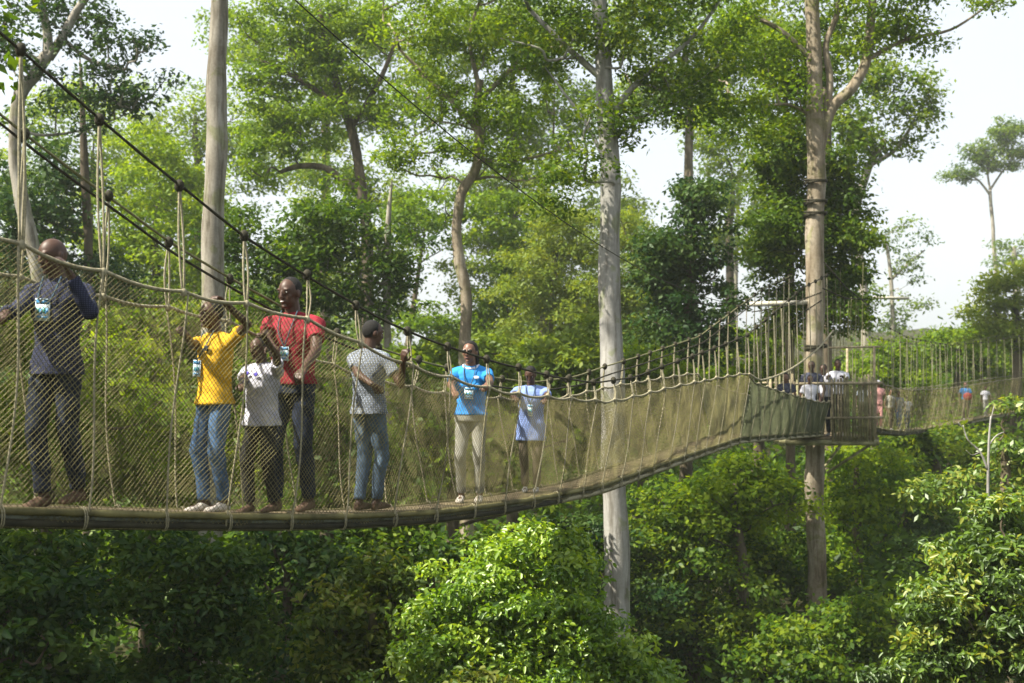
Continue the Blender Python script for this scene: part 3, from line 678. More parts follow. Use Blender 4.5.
def net(br, side, rail, s0, s1, cell, rad, seed=0, slope=1.05, seg=14, grow=1.0):
    """diamond netting from the underside of the deck up to the rail"""
    V = []; 
    ph = np.linspace(0, 1, seg+1)
    for dr in (1, -1):
        for k in np.arange(s0-2, s1+2, cell):
            z0m = float(br.z('deck', min(max(k, 0), br.L)))
            h = max(.5, float(br.z(rail, min(max(k, 0), br.L)))-z0m)
            jt = .004*math.sin(k*37.7+seed)+.003*math.sin(k*91.1)
            ss = k+jt+dr*slope*(ph-.5)*h+.02*np.sin(k*1.9+ph*5+dr)
            ok = (ss >= s0) & (ss <= s1)
            if ok.sum() < 2: continue
            ss = ss[ok]; v = ph[ok]
            zd = br.z('deck', ss)-.10; zr = br.z(rail, ss)
            hfrac = v
            q = side*(br.hb+(br.ht-br.hb)*hfrac**.85 + .025*np.sin(ss*2.3+seed)*np.sin(math.pi*v)+.012*np.sin(ss*9+v*7))
            z = zd+(zr-zd)*v
            V.append(np.stack([
                np.interp(ss, br.S, br.P[:, 0])+np.interp(ss, br.S, br.Nn[:, 0])*q,
                np.interp(ss, br.S, br.P[:, 1])+np.interp(ss, br.S, br.Nn[:, 1])*q, z], 1))
    mb = MB()
    for p in V: mb.tube(p, rad*(1+.25*float(np.clip((p[:, 1].mean()-10)/5, 0, 1))*(grow)), 3, cap=False)
    return mb

def scallop(br, side, rail, marks, s0, s1, sag):
    """rail rope that hangs a little between the hangers"""
    ss = np.linspace(s0, s1, int((s1-s0)/.06)); m = np.array(marks)
    i = np.clip(np.searchsorted(m, ss)-1, 0, len(m)-2); u = np.clip((ss-m[i])/(m[i+1]-m[i]), 0, 1)
    z = br.z(rail, ss)+.02-sag*4*u*(1-u)
    return br.pt(ss, side*br.ht, z)

def build_bridge(br, name, label, s0, s1, cell, rad, hang, planks=True, endmark=None, mats=None, rope_r=.013, seed=0, cable=('cable', 'cable'), slope=1.05, fine=None, twin=True):
    root = empty(name, (*br.pt(s0, 0, 0)[:2], float(br.z('deck', s0))), label, 'rope bridge')
    rg = np.random.default_rng(seed)
    marks = np.arange(s0, s1+hang, hang)+rg.normal(size=len(np.arange(s0, s1+hang, hang)))*hang*.05; marks = marks[(marks >= 0) & (marks <= br.L)]
    # deck: ladder rails + planks
    ss = np.linspace(s0, s1, int((s1-s0)/.2))
    mb = MB()
    for q in (-br.hb+.03, br.hb-.03):
        z = br.z('deck', ss)-.055
        p = br.pt(ss, q, z); mb.tube(p, .032, 6)
    mb.build('ladder_rail', M['metal'], root)
    k = s0
    while k < s1-.1:
        e = min(k+2.4, s1); sg = np.linspace(k, e-.015, 10); mb = MB(); jz = rg.uniform(-.004, .004)
        rings = []
        for a in sg:
            c = br.pt(a, 0, float(br.z('deck', a))-.02+jz)
            nn = np.array([np.interp(a, br.S, br.Nn[:, 0]), np.interp(a, br.S, br.Nn[:, 1]), 0])
            for u, v in ((-1, -1), (1, -1), (1, 1), (-1, 1)): rings.append(c+nn*u*(br.hb-.06)+np.array([0, 0, v*.018]))
        V_ = np.array(rings); Fc_ = []
        for i in range(len(sg)-1):
            for j in range(4):
                kk = (j+1) % 4; Fc_.append((i*4+j, i*4+kk, (i+1)*4+kk, (i+1)*4+j))
        Fc_ += [(3, 2, 1, 0), tuple((len(sg)-1)*4+j for j in range(4))]
        mb.add(V_, Fc_); mb.build('plank', M['plank'], root, smooth=False); k += 2.4
    # edge rope and rolled net along the deck
    for side in (1, -1):
        a = np.linspace(s0, s1, int((s1-s0)/.12)); mb = MB()
        z = br.z('deck', a)-.02
        mb.tube(br.pt(a, side*(br.hb+.012), z), .024*(1+.12*np.sin(a*31)), 7)
        mb.build('edge_roll', M['net'], root)
        sp_ = br.S[-1]*.48
        for ok_, r_, m_ in ((a < sp_, .030, 'roll_dark'), (a >= sp_-.13, .026, 'rope')):  # one roll: dark colour paints underside shade, tan paints the sunlit stretch
            if ok_.sum() > 2: mb = MB(); aa = a[ok_]; mb.tube(br.pt(aa, side*(br.hb-.01), z[ok_]-.075), r_*(1+.08*np.sin(aa*23)), 8); mb.build('lower_roll', M[m_], root)
    # netting
    for side in (1, -1):
        mb = net(br, side, 'rail', s0, s1 if fine is None else fine, cell, rad, seed+side, slope)
        mb.build('side_netting', M['net'], root)
        if fine is not None:
            mb = net(br, side, 'rail', fine, s1, cell*.5, rad, seed+side+3, slope)
            mb.build('end_netting', M['net_grey'], root)
    # under netting wrapping the deck
    mb = MB()
    for dr in (1, -1):
        for k in np.arange(s0, s1, cell):
            u = np.linspace(-1, 1, 5); sv = np.clip(k+dr*u*.25, s0, s1)
            mb.tube(np.array([br.pt(float(a), b_*(br.hb+.03), float(br.z('deck', a))-.115-.02*(1-abs(b_))) for a, b_ in zip(sv, u)]), rad*1.2, 3, cap=False)
    mb.build('under_netting', M['net'], root)
    # ropes
    for side in (1, -1):
        mb = MB(); mb.tube(scallop(br, side, 'rail', marks, s0, s1, .03), rope_r, 6, tw=.5); mb.build('hand_rope', M['rope'], root)
        cn = cable[0] if side == 1 else cable[1]
        a = np.linspace(s0, s1, int((s1-s0)/.15)); mb = MB()
        mb.tube(br.pt(a, side*(br.ht-.03), br.z(cn, a)), rope_r*.8, 6, tw=.5); mb.build('support_cable', M['rope_dark'] if side == 1 else M['rope_olive'], root)
        if side == -1 and twin:
            mb = MB(); mb.tube(br.pt(a, side*(br.ht-.10), br.z(cn, a)-.10+.0*a), rope_r*.8, 6, tw=.5); mb.build('support_cable', M['rope_dark'], root)
        for s_ in marks:
            if s_ > s1: continue
            zc = float(br.z(cn, s_)); zr = float(br.z('rail', s_)); zd = float(br.z('deck', s_))
            mb = MB(); lean = rg.normal()*.02
            for w_ in (-1, 1):
                sp = .018+.006*rg.uniform()
                top = br.pt(s_+lean, side*(br.ht-.03), zc+.02)
                mid = br.pt(s_+lean+w_*sp, side*(br.ht-.01), (zc+zr)/2); bot = br.pt(s_+w_*.008, side*br.ht, zr)
                mb.tube(smooth_path([top, mid, bot], [1, 1, 1], 4)[0], rope_r*(.62 if s_ < 8 else .5)*(1+.12*np.sin(np.arange(9)*2.3)), 5)
            # knots
            for c, r, mi in ((br.pt(s_+lean, side*(br.ht-.03), zc), rope_r*2.6, 1), (br.pt(s_, side*br.ht, zr+.01), rope_r*1.9, 0)):
                mb.ell(c, (r, r, r*1.3), mi=mi, n=8, m=6)
            # down the outside of the net
            t = np.linspace(0, 1, 7); q = side*(br.hb+(br.ht-br.hb)*t**.85+.012)
            sj = s_+.03*np.sin(t*5+s_*3)
            pts = [br.pt(float(a), float(b_), float(zd-.1+(zr-zd+.1)*tt)) for a, b_, tt in zip(sj, q, t)]
            mb.tube(smooth_path(pts, [1]*7, 3)[0], rope_r*.55, 5)
            an = np.linspace(0, 2*math.pi, 12); cc = br.pt(s_, side*(br.hb+.004), zd-.055); nn_ = br.pt(s_, side*(br.hb+1), 0)-br.pt(s_, side*br.hb, 0)
            for dx in (-.008, .008):
                tt_ = br.pt(s_+dx, side*(br.hb+.004), zd-.055)
                mb.tube(np.array([tt_+nn_*.036*math.cos(a_)+np.array([0, 0, .072])*math.sin(a_) for a_ in an]), .0042, 5, cap=False)
            mb.build('hanger_rope', [M['rope'], M['rope_dark']], root)
    return root, marks

b1 = Bridge([(-6.6, 2.2), (-4.9, 4.6), (-2.85, 7.7), (-.40, 11.5), (2.9, 18.2), (6.35, 25.4)], .42, .24)
# order: deck line at near edge of the plank
b1.curve('deck', [(-900, 480), (-200, 500), (0, 507), (130, 511), (250, 514), (340, 514), (420, 511), (470, 506), (520, 499), (560, 492), (600, 484), (650, 466), (700, 449), (740, 436), (815, 431), (900, 430)], .24, 15)
b1.curve('rail', [(-900, -250), (-300, 120), (0, 238), (75, 265), (155, 287), (200, 297), (245, 304), (305, 318), (350, 338), (385, 355), (430, 372), (480, 386), (520, 395), (570, 399), (613, 402), (640, 396), (675, 387), (720, 378), (750, 373), (756, 383), (790, 394), (820, 402)], .45, 9)
b1.curve('cable', [(-900, -700), (-300, -220), (0, 28), (83, 100), (160, 165), (205, 200), (243, 232), (304, 271), (350, 298), (390, 321), (437, 341), (500, 362), (560, 377), (600, 383), (640, 377), (665, 367), (700, 355), (750, 336), (806, 288), (840, 270)], .45, 9)
SEND = b1.L
root1, marks1 = build_bridge(b1, 'rope_bridge', 'long netted rope bridge that carries the line of seven people towards the platform', 1.2, SEND, .039, .0021, .6, fine=b1.s_at(752, .45), seed=2)
# the hand rope runs on up to the tree
mb = MB(); a = np.linspace(b1.s_at(748, .45), SEND, 20); t = np.linspace(0, 1, 20)
mb.tube(b1.pt(a, .47, b1.z('rail', a)+(at(806, 300, 25)[2]-at(806, 372, 25)[2])*t**1.4), .016, 6); mb.build('hand_rope', M['rope'], root1)

b2 = Bridge([(7.9, 26.9), (9.5, 30), (11.6, 34.5), (14.6, 40), (21.0, 49), (27, 57)], .45, .18)
b2.curve('deck', [(800, 420), (862, 424), (885, 429), (905, 431), (940, 426), (975, 419), (1024, 409), (1100, 398)], .18, 9)
b2.curve('rail', [(800, 374), (862, 380), (885, 386), (910, 390), (950, 388), (990, 382), (1024, 377), (1100, 368)], .45, 5)
b2.curve('cable', [(800, 270), (862, 300), (885, 325), (910, 338), (950, 345), (990, 342), (1024, 335), (1100, 300)], .45, 9)
root2, marks2 = build_bridge(b2, 'rope_bridge', 'farther rope bridge leading right from the platform, carrying small distant visitors', 0, b2.L, .2, .0036, 1.1, seed=5, rope_r=.009, twin=False)

# ------------------------------------------------------------------ tree platform
TX, TY, _ = at(815, 400, 26)
ZP = at(815, 435, 26)[2]
pl = empty('tree_platform', (TX, TY, ZP), 'wooden pole railed platform built round the tan forked tree', 'platform')
x0, x1, y0, y1 = TX-.75, TX+1.0, TY-.9, TY+1.1
k = 0
for yv in np.arange(y0, y1, .16):
    for xa, xb in ([(x0, x1)] if abs(yv+.07-TY) > .32 else [(x0, TX-.27), (TX+.27, x1)]):
        mb = MB(); mb.box(((xa+xb)/2, yv+.07, ZP-.02), ((xb-xa)/2, .072, .022)); mb.build('floor_board', M['plank'], pl, smooth=False)
for (ax, ay), (bx, by) in [((x0, y0), (x1, y0)), ((x0, y1), (x1, y1)), ((x0, TY-.3), (x1, TY-.3)), ((x0, TY+.3), (x1, TY+.3))]:
    mb = MB(); mb.tube([(ax-.1, ay, ZP-.11), (bx+.1, by, ZP-.11)], .06, 8); mb.build('joist', M['bamboo'], pl)
for (ax, ay) in [(x0, y0), (x1, y0), (x1, y1), (x0, y1)]:
    mb = MB()
    if ax > TX: mb.tube([(ax, ay, ZP-.1), (TX+(ax-TX)*.2, TY+(ay-TY)*.25, ZP-.8)], .03, 8); mb.build('brace', M['bamboo'], pl)
    mb = MB(); mb.tube([(ax, ay, ZP-.2), (ax+.02, ay, ZP+(1.92 if ax > TX else 1.15))], .032, 8); mb.build('post', M['wood'], pl)
rg = np.random.default_rng(8)
def poles(p, q, n):
    for i in range(n):
        t = (i+.5)/n; c = np.array(p)*(1-t)+np.array(q)*t; mb = MB(); hh_ = 1.22+rg.uniform(-.04, .12)
        mb.tube([(c[0], c[1], ZP-.08), (c[0]+rg.normal()*.02, c[1]+rg.normal()*.01, ZP+hh_)], rg.uniform(.018, .028), 6); mb.build('railing_pole', M['bamboo'] if rg.uniform() < .6 else M['wood'], pl)
poles((TX+.1, y0-.05), (x1, y0-.05), 15); poles((x1+.05, y0), (x1+.05, y0+.7), 6); poles((x0, y1), (x1, y1), 18)
for z_, yy_, r_ in ((ZP+1.12, y0-.09, .03), (ZP+.4, y0-.09, .025), (ZP+1.88, y0, .022), (ZP+1.12, y1+.04, .024)):
    mb = MB(); mb.tube([((TX+.05) if z_ > ZP+1.5 else x0-.15, yy_, z_), (x1+.15, yy_, z_+.02)], r_, 7); mb.build('rail_pole', M['wood'], pl)
# netting skirt on the posts
mb = MB()
for dr in (1, -1):
    for k in np.arange(-1.3, 2.0, .06):
        t = np.linspace(0, 1, 6); xx_ = TX+.05+k+dr*t*1.2; ok = (xx_ > TX+.05) & (xx_ < x1)
        if ok.sum() > 1: mb.tube(np.stack([xx_[ok], np.full(ok.sum(), y0-.13), ZP-.1+1.2*t[ok]], 1), .003, 3, cap=False)
mb.build('side_netting', M['net'], pl)
# crossbeam at cable height and long hanging ropes
c = at(786, 303, 26); mb = MB(); mb.box(c, (.78, .10, .045), np.array([[1, 0, .03], [0, 1, 0], [0, 0, 1]])); mb.build('crossbeam', M['woodpale'], pl, smooth=False)
for i in range(30):
    if i < 20 and i % 5 in (1, 3): continue
    px_ = 756+i*2.6+rg.normal()*1.0 if i < 20 else 832+(i-20)*3.4+rg.normal()
    top = rg.uniform(300, 335) if i < 20 else rg.uniform(262, 310)
    dd = 24.6+rg.uniform(-.4, .6)+(i >= 20)*1.8
    a_, b_ = at(px_, top+ (max(0, 775-px_)*.6), dd), at(px_+rg.normal()*.8, 384, dd)
    mb = MB(); m_ = (a_+b_)/2+rg.normal(size=3)*.02
    mb.tube(smooth_path([a_, m_, b_], [1, 1, 1], 3)[0], .0065, 5); mb.build('hanging_rope', M['rope_olive'], pl)
for px_a, py_a, px_b, py_b in ((752, 312, 822, 292), (756, 336, 822, 300), (822, 288, 868, 300), (824, 262, 868, 305)):
    mb = MB(); mb.tube([at(px_a, py_a, 24.9), at((px_a+px_b)/2, (py_a+py_b)/2+4, 25.3), at(px_b, py_b, 25.8)], .014, 6); mb.build('guy_rope', M['rope_dark'], pl)

# overhead guy cable
mb = MB(); A_ = at(230, -60, 7.5); B_ = at(809, 296, 25.7); t = np.linspace(0, 1, 40)[:, None]
P_ = A_+(B_-A_)*t; P_[:, 2] -= (1.0*4*t*(1-t))[:, 0]
mb.tube(P_, .0055, 6); o = mb.build('steel_cable', M['rope_dark']); tag(o, 'thin dark overhead cable slanting down through the trees to the platform tree', 'cable')
# far board
c = at(890, 298, 43.5); mb = MB(); mb.box(c, (.62, .25, .04), np.array([[1, 0, -.03], [0, 1, 0], [0, 0, 1]])); o = mb.build('board', M['woodpale'], smooth=False)
tag(o, 'short pale board fixed high beside the leaning pale trunk', 'wooden board')
# bare dead branch at right
dr_ = empty('dead_branch', at(987, 500, 15), 'bare forked whitish dead branch standing below the far bridge', 'dead branch')
mb = MB()
for L, r_ in (([(988, 520), (988, 480), (989, 440), (991, 416)], .035), ([(988, 470), (980, 452), (968, 440), (963, 425)], .026), ([(989, 445), (996, 436), (1004, 432)], .018), ([(980, 452), (972, 455), (966, 450)], .012), ([(963, 428), (958, 422)], .010), ([(991, 420), (994, 406)], .012)):
    p_, _ = smooth_path([at(a, b_, 15) for a, b_ in L], [1]*len(L), 4); mb.tube(p_, np.linspace(r_, r_*.5, len(p_))*.62, 7)
mb.build('stem', BK['white'], dr_)

# ------------------------------------------------------------------ people
def remesh(mb, voxel, origin, name, mats, parent, smooth=3, fold=0.0, seed=0):
    me = mb.mesh('tmp', origin); o = bpy.data.objects.new('tmp', me); C.objects.link(o)
    r = o.modifiers.new('r', 'REMESH'); r.mode = 'VOXEL'; r.voxel_size = voxel; r.use_smooth_shade = True
    if smooth:
        s_ = o.modifiers.new('s', 'SMOOTH'); s_.factor = .5; s_.iterations = smooth
    dg = bpy.context.evaluated_depsgraph_get()
    nm = bpy.data.meshes.new_from_object(o.evaluated_get(dg)); nm.name = name
    bpy.data.objects.remove(o); bpy.data.meshes.remove(me)
    if fold:
        n_ = len(nm.vertices); co = np.empty(n_*3, np.float32); nm.vertices.foreach_get('co', co); co = co.reshape(-1, 3)
        no = np.empty(n_*3, np.float32); nm.vertices.foreach_get('normal', no); no = no.reshape(-1, 3)
        x, y, z = co.T
        f = (np.sin(x*23+z*31+seed+2*np.sin(y*17+z*9))*.5+np.sin(x*41-z*27+y*33+seed*2)*.3+np.sin(z*55+x*12+3*np.sin(y*20))*.2)
        co = co+no*(f*fold)[:, None]; nm.vertices.foreach_set('co', co.astype(np.float32).ravel()); nm.update()
    nm.materials.clear()
    for m_ in (mats if isinstance(mats, (list, tuple)) else [mats]): nm.materials.append(m_)
    nm.polygons.foreach_set('use_smooth', np.ones(len(nm.polygons), bool))
    ob = bpy.data.objects.new(name, nm); C.objects.link(ob); ob.parent = parent
    return ob
def unit(v): v = np.asarray(v, float); return v/(np.linalg.norm(v)+1e-9)
def ik(sh, ta, l1, l2, hint):
    d = ta-sh; L = np.linalg.norm(d); L2 = min(L, (l1+l2)*.985); d = unit(d); ta = sh+d*L2
    a = (l1*l1-l2*l2+L2*L2)/(2*L2); h = math.sqrt(max(0, l1*l1-a*a))
    hv = unit(hint-d*np.dot(hint, d)); return sh+d*a+hv*h, ta

def hand(mb, wr, dr, pn, k, curl=.9):
    """palm, four unequal bent fingers and a thumb; pn = direction the palm faces"""
    dr = unit(dr); pn = unit(pn-dr*np.dot(pn, dr)); sd = np.cross(dr, pn)
    kn = wr+dr*.085*k
    mb.loft([(wr, sd*.024*k, pn*.017*k), (wr+dr*.03*k, sd*.034*k, pn*.016*k), (wr+dr*.07*k, sd*.040*k, pn*.014*k), (kn+dr*.006*k, sd*.036*k, pn*.011*k)], 12)
    for i, (o_, l_) in enumerate(((-.030, .070), (-.010, .080), (.010, .074), (.029, .058))):
        p = kn+sd*o_*k; a = .15; r_ = .0088*k
        for j, f_ in enumerate((.45, .32, .25)):
            a += curl*(.75+.1*i) if j else curl*.4
            q = p+(dr*math.cos(a)+pn*math.sin(a))*l_*f_*k; mb.caps(p, q, r_, r_*.93, 8); p = q; r_ *= .93
    p = wr+dr*.03*k-sd*.030*k; q = p+unit(dr*.6-sd*.6+pn*.45)*.038*k; mb.caps(p, q, .012*k, .0105*k, 8)
    q2 = q+unit(dr*.75-sd*.0+pn*.7)*.032*k; mb.caps(q, q2, .0105*k, .009*k, 8)

def person(label, foot, Hh, face, look=None, tilt=0.0, hands=None, shirt='white', legs='jeans', shoe='shoeg', skin='skin', stance=(.06, -.06), sep=.085, lean=(0, 0), short=True, hem=.0,
           hair='short', fem=False, badge=None, vox=.008, group=None, detail=True, extra=None, girth=1.0, shirt2=None):
    k = Hh/1.75; foot = np.array(foot, float)
    f = unit([face[0], face[1], 0]); up = np.array([0, 0, 1.]); rt = np.cross(f, up)   # rt = the person's own right
    lk = unit([*(look or face)[:2], 0]); hr = np.cross(lk, up)
    root = empty('person', foot, label, 'person', group)
    ln = np.array([lean[0], lean[1], 0.])*Hh
    hip = foot+up*.53*Hh+ln*.3; chest = foot+up*.74*Hh+ln*.8; neck = foot+up*.842*Hh+ln
    sw = (.112 if not fem else .103)*Hh
    SH = {1: neck-up*.046*Hh+rt*sw, -1: neck-up*.046*Hh-rt*sw}
    HP = {1: hip+rt*.047*Hh, -1: hip-rt*.047*Hh}
    AN = {1: foot+rt*sep*.5*Hh/.9+f*stance[0]*Hh+up*.045*Hh, -1: foot-rt*sep*.5*Hh/.9+f*stance[1]*Hh+up*.045*Hh}
    KN = {}
    for s_ in (1, -1):
        KN[s_], AN[s_] = ik(HP[s_], AN[s_], .247*Hh, .247*Hh, f*1.0+rt*s_*.15)
    EL = {}; HA = {}
    hands = hands or {}
    for s_ in (1, -1):
        tg = hands.get('R' if s_ == 1 else 'L')
        if tg is None: tg = SH[s_]-up*.30*Hh+f*.05*Hh+rt*s_*.03*Hh
        hint = hands.get('hintR' if s_ == 1 else 'hintL', -up*1.0+rt*s_*.55-f*.2)
        EL[s_], HA[s_] = ik(SH[s_], np.array(tg, float), .168*Hh, .150*Hh, np.array(hint, float))
    # ---- body, one surface
    g_ = girth*.93
    def torso(mb, inf, lo, hi=.83, flare=0.):
        rr = []
        for hgt, wd, dp in ((.50, .088, .068), (.54, .095, .072), (.60, .080, .060), (.66, .083, .061), (.72, .098, .067), (.77, .096, .066), (.800, .074, .054), (.83, .046, .040)):
            if hgt < lo-.001 or hgt > hi+.001: continue
            c = foot+up*hgt*Hh+ln*np.interp(hgt, [.5, .83], [.25, 1]); 
            if fem and hgt < .56: wd *= 1.08
            if fem and .59 < hgt < .64: wd *= .92
            rr.append((c, rt*(wd*Hh*g_+inf), f*(dp*Hh*g_+inf)))
        if flare:
            c, u, v = rr[0]; rr[0] = (c, u*(1+flare), v*(1+flare))
        return rr
    mb = MB(); mb.loft(torso(mb, 0, .5))
    hd = foot+up*(1-.068)*Hh+ln*1.08+lk*.022*Hh
    mb.caps(neck-up*.01*Hh, hd-up*.03*Hh-lk*.012*Hh, .034*Hh, .031*Hh)
    ct, st_ = math.cos(tilt), math.sin(tilt)
    hf = lk*ct-up*st_; hu = up*ct+lk*st_          # tilt > 0 looks down
    ax = np.array([hr, hf, hu]); q = Hh if Hh > 1.5 else Hh*.93+.10
    mb.ell(hd+hu*.008*q, (.043*q, .054*q, .055*q), ax, n=20, m=14)              # skull
    mb.ell(hd+hf*.016*q-hu*.030*q, (.033*q, .034*q, .037*q), ax, n=16, m=10)      # jaw
    mb.ell(hd+hf*.040*q-hu*.058*q, (.013*q, .010*q, .010*q), ax)                # chin
    mb.caps(hd+hf*.052*q+hu*.006*q, hd+hf*.057*q-hu*.018*q, .0055*q, .0085*q, 8)   # nose
    for s_ in (1, -1): mb.ell(hd+hf*.056*q-hu*.021*q+hr*s_*.007*q, (.006*q, .005*q, .005*q), ax, n=8, m=6)
    mb.ell(hd+hf*.046*q-hu*.037*q, (.015*q, .008*q, .0062*q), ax, n=10, m=6)       # lips
    for s_ in (1, -1):
        mb.ell(hd+hr*s_*.044*q-hu*.006*q-hf*.004*q, (.006*q, .013*q, .018*q), ax, n=10, m=8)   # ears
        mb.ell(hd+hf*.047*q+hu*.014*q+hr*s_*.019*q, (.015*q, .007*q, .005*q), ax, n=8, m=6)     # brow
        mb.ell(hd+hf*.033*q-hu*.016*q+hr*s_*.023*q, (.012*q, .010*q, .013*q), ax, n=8, m=6)     # cheek
    for s_ in (1, -1):
        mb.caps(neck-up*.022*Hh+rt*s_*.03*Hh, SH[s_], .022*Hh, .028*Hh*g_)
        mb.caps(SH[s_], EL[s_], .0285*Hh*g_, .0235*Hh*g_); mb.caps(EL[s_], HA[s_], .023*Hh*g_, .0155*Hh)
        fd = unit(HA[s_]-EL[s_]); pn = hands.get('palmR' if s_ == 1 else 'palmL', f if abs(fd.dot(f)) < .75 else -up)
        hand(mb, HA[s_], fd+0.35*np.array(hands.get('bend', (0, 0, 0)), float), np.array(pn, float), k, hands.get('curl', .85))
        mb.caps(HP[s_]-up*.015*Hh, KN[s_], .046*Hh, .033*Hh); mb.caps(KN[s_]-f*.005*Hh, AN[s_], .032*Hh, .020*Hh)
        mb.caps(AN[s_]-up*.015*Hh-f*.015*Hh, AN[s_]-up*.025*Hh+f*.07*Hh, .019*Hh, .014*Hh)
    remesh(mb, vox*.85, foot, 'body', M[skin], root, 3)
    # ---- shirt
    mb = MB(); lo = .54-hem if hem else .54
    inf = .016*k+.004
    tr = torso(mb, inf, .54, .805)
    if hem > 0:
        c, u, v = tr[0]; tr = [(c-up*hem*Hh, u*1.08, v*1.12)]+tr
    tr.append((neck+up*.004*Hh, rt*.040*Hh, f*.036*Hh))
    mb.loft(tr, 24)
    if fem:
        for s_ in (1, -1): mb.ell(foot+up*.715*Hh+ln*.85+f*(.055*Hh)+rt*s_*.042*Hh, (.040*Hh, .032*Hh, .038*Hh), np.array([rt, f, up]))
    for s_ in (1, -1):
        mb.caps(neck-up*.018*Hh+rt*s_*.03*Hh, SH[s_], .029*Hh, .033*Hh*g_+.005)
        if short:
            e = SH[s_]*.42+EL[s_]*.58; mb.caps(SH[s_], SH[s_]*.8+EL[s_]*.2, .033*Hh*g_+.003, .032*Hh*g_+.004)
            mb.tube([SH[s_], e], [.032*Hh*g_+.003, .032*Hh*g_+.008], 14)
        else:
            mb.caps(SH[s_], EL[s_], .037*Hh*g_+.006, .031*Hh*g_+.007); e = EL[s_]*.12+HA[s_]*.88
            mb.tube([EL[s_], EL[s_]*.5+HA[s_]*.5, e], [.031*Hh*g_+.007, .027*Hh*g_+.006, .022*Hh+.006], 14)
    remesh(mb, vox*1.15, foot, 'shirt', M[shirt], root, 2, .007*k, seed=Hh*7)
    # ---- trousers
    mb = MB(); mb.loft([(c, u*1.0+rt*.010, v*1.0+f*.010) for c, u, v in torso(mb, 0, .50, .60)])
    lw = .95 if fem else 1.0
    for s_ in (1, -1):
        mb.caps(HP[s_]-up*.015*Hh, KN[s_], .053*Hh*lw, .040*Hh*lw)
        lo_ = AN[s_]*.95+KN[s_]*.05
        mb.tube([KN[s_], KN[s_]*.5+lo_*.5-f*.006*Hh, lo_], [.040*Hh*lw, .035*Hh*lw, .031*Hh*lw], 16)
    remesh(mb, vox*1.15, foot, 'trousers', M[legs], root, 2, .006*k, seed=Hh*3)
    for s_ in (1, -1):
        b0 = AN[s_]-up*.045*Hh; mb = MB(); so_ = .012*k
        mb.loft([(b0+up*so_*0, rt*.026*k+rt*0, f*.02), (b0+up*.001, rt*.001, f*.001)][:0] or [
            (b0-f*.055*k+up*.035*k, rt*.022*k, up*.030*k), (b0-f*.02*k+up*.042*k, rt*.032*k, up*.040*k), (b0+f*.05*k+up*.038*k, rt*.036*k, up*.036*k),
            (b0+f*.12*k+up*.028*k, rt*.043*k, up*.026*k), (b0+f*.17*k+up*.022*k, rt*.036*k, up*.020*k), (b0+f*.19*k+up*.018*k, rt*.018*k, up*.012*k)], 14)
        mb.build('shoe', M[shoe], root)
    # ---- hair
    mb = MB()
    if hair in ('short', 'crop', 'bun'):
        hq = {'short': 1.08, 'crop': 1.045, 'bun': 1.12}[hair]
        mb.ell(hd+hu*.014*q-hf*.009*q, (.0435*q*hq, .050*q*hq, .052*q*hq), ax, n=20, m=14)
        if hair == 'bun':
            mb.caps(hd-hf*.045*q-hu*.01*q-hr*.02*q, hd-hf*.03*q-hu*.085*q-hr*.034*q, .026*q, .014*q)
            mb.caps(hd-hf*.03*q-hu*.085*q-hr*.034*q, hd-hf*.02*q-hu*.135*q-hr*.036*q, .015*q, .008*q)
            mb.ell(hd-hf*.062*q+hu*.01*q, (.024*q, .026*q, .03*q), ax)
        # keep the face clear: the cap only covers crown and back
        V_ = np.concatenate(mb.v); rel = V_-hd
        fr = rel@hf; uu = rel@hu
        push = np.clip((fr-.012*q)/(.03*q), 0, 1)*np.clip((.052*q-uu)/(.02*q), 0, 1)
        V_ = V_-hf*(push*fr*.9)[:, None]; mb.v = [V_]
        mb.build('hair', M['hair'], root)
    elif hair == 'cap':
        mb.ell(hd+hu*.018*q, (.047*q, .057*q, .05*q), ax, n=16, m=10); mb.loft([(hd+hf*.05*q+hu*.02*q, hr*.035*q, hu*.004*q), (hd+hf*.10*q+hu*.012*q, hr*.026*q, hu*.003*q)], 10)
        mb.build('cap', M['white'], root)
    if detail:
        for s_ in (1, -1):
            mb = MB(); e = hd+hf*.0475*q+hr*s_*.0185*q+hu*.0025*q
            mb.ell(e, (.0072*q, .0035*q, .0026*q), ax, n=10, m=8); mb.ell(e+hf*.0026*q, (.0042*q, .0026*q, .0036*q), ax, 1, n=8, m=6)
            mb.build('eye', [M['eyew'], M['eyeb']], root)
        mb = MB(); mb.ell(hd+hf*.0515*q-hu*.037*q, (.013*q, .0035*q, .004*q), ax, n=12, m=6); mb.build('lips', M['lip'], root)
    fr0 = chest+f*(.066*Hh*g_+.028)
    if badge:
        bo, bu, bw, bh = badge
        c = fr0+rt*bo+up*bu; ub = unit(up-f*.05)
        axb = np.array([unit(rt+np.array([0, 0, .06])), ub, f])
        bd = MB(); bd.box(c, (bw/2, bh/2, .002), axb, 0); bd.box(c+ub*bh*.36+f*.0022, (bw*.46, bh*.10, .0012), axb, 1)
        for i_ in range(4):
            bd.box(c+rt*bw*(.3-.2*i_)+ub*bh*(-.02-.05*(i_ % 2))+f*.0022, (bw*.09, bh*.13, .0012), axb, 2 if i_ % 2 == 0 else 1)
        bd.box(c-ub*bh*.33+f*.0022, (bw*.36, bh*.035, .0012), axb, 1)
        bd.build('badge', [M['badgew'], M['badgeb'], M['badgeg']], root, smooth=False)
        mb = MB()
        for s_ in (1, -1):
            p3 = c+ub*bh*.5; p0 = neck+rt*s_*.038*Hh+f*.035*Hh+up*.012*Hh
            p1 = foot+up*.77*Hh+ln*.9+f*(.066*Hh*g_+inf+.012)+rt*(s_*.035*Hh*.8+bo*.2)
            mb.tube(smooth_path([p0, p1, p3+f*.002], [1, 1, 1], 5)[0], .005, 5)
        mb.build('lanyard', M['lanyard'], root)
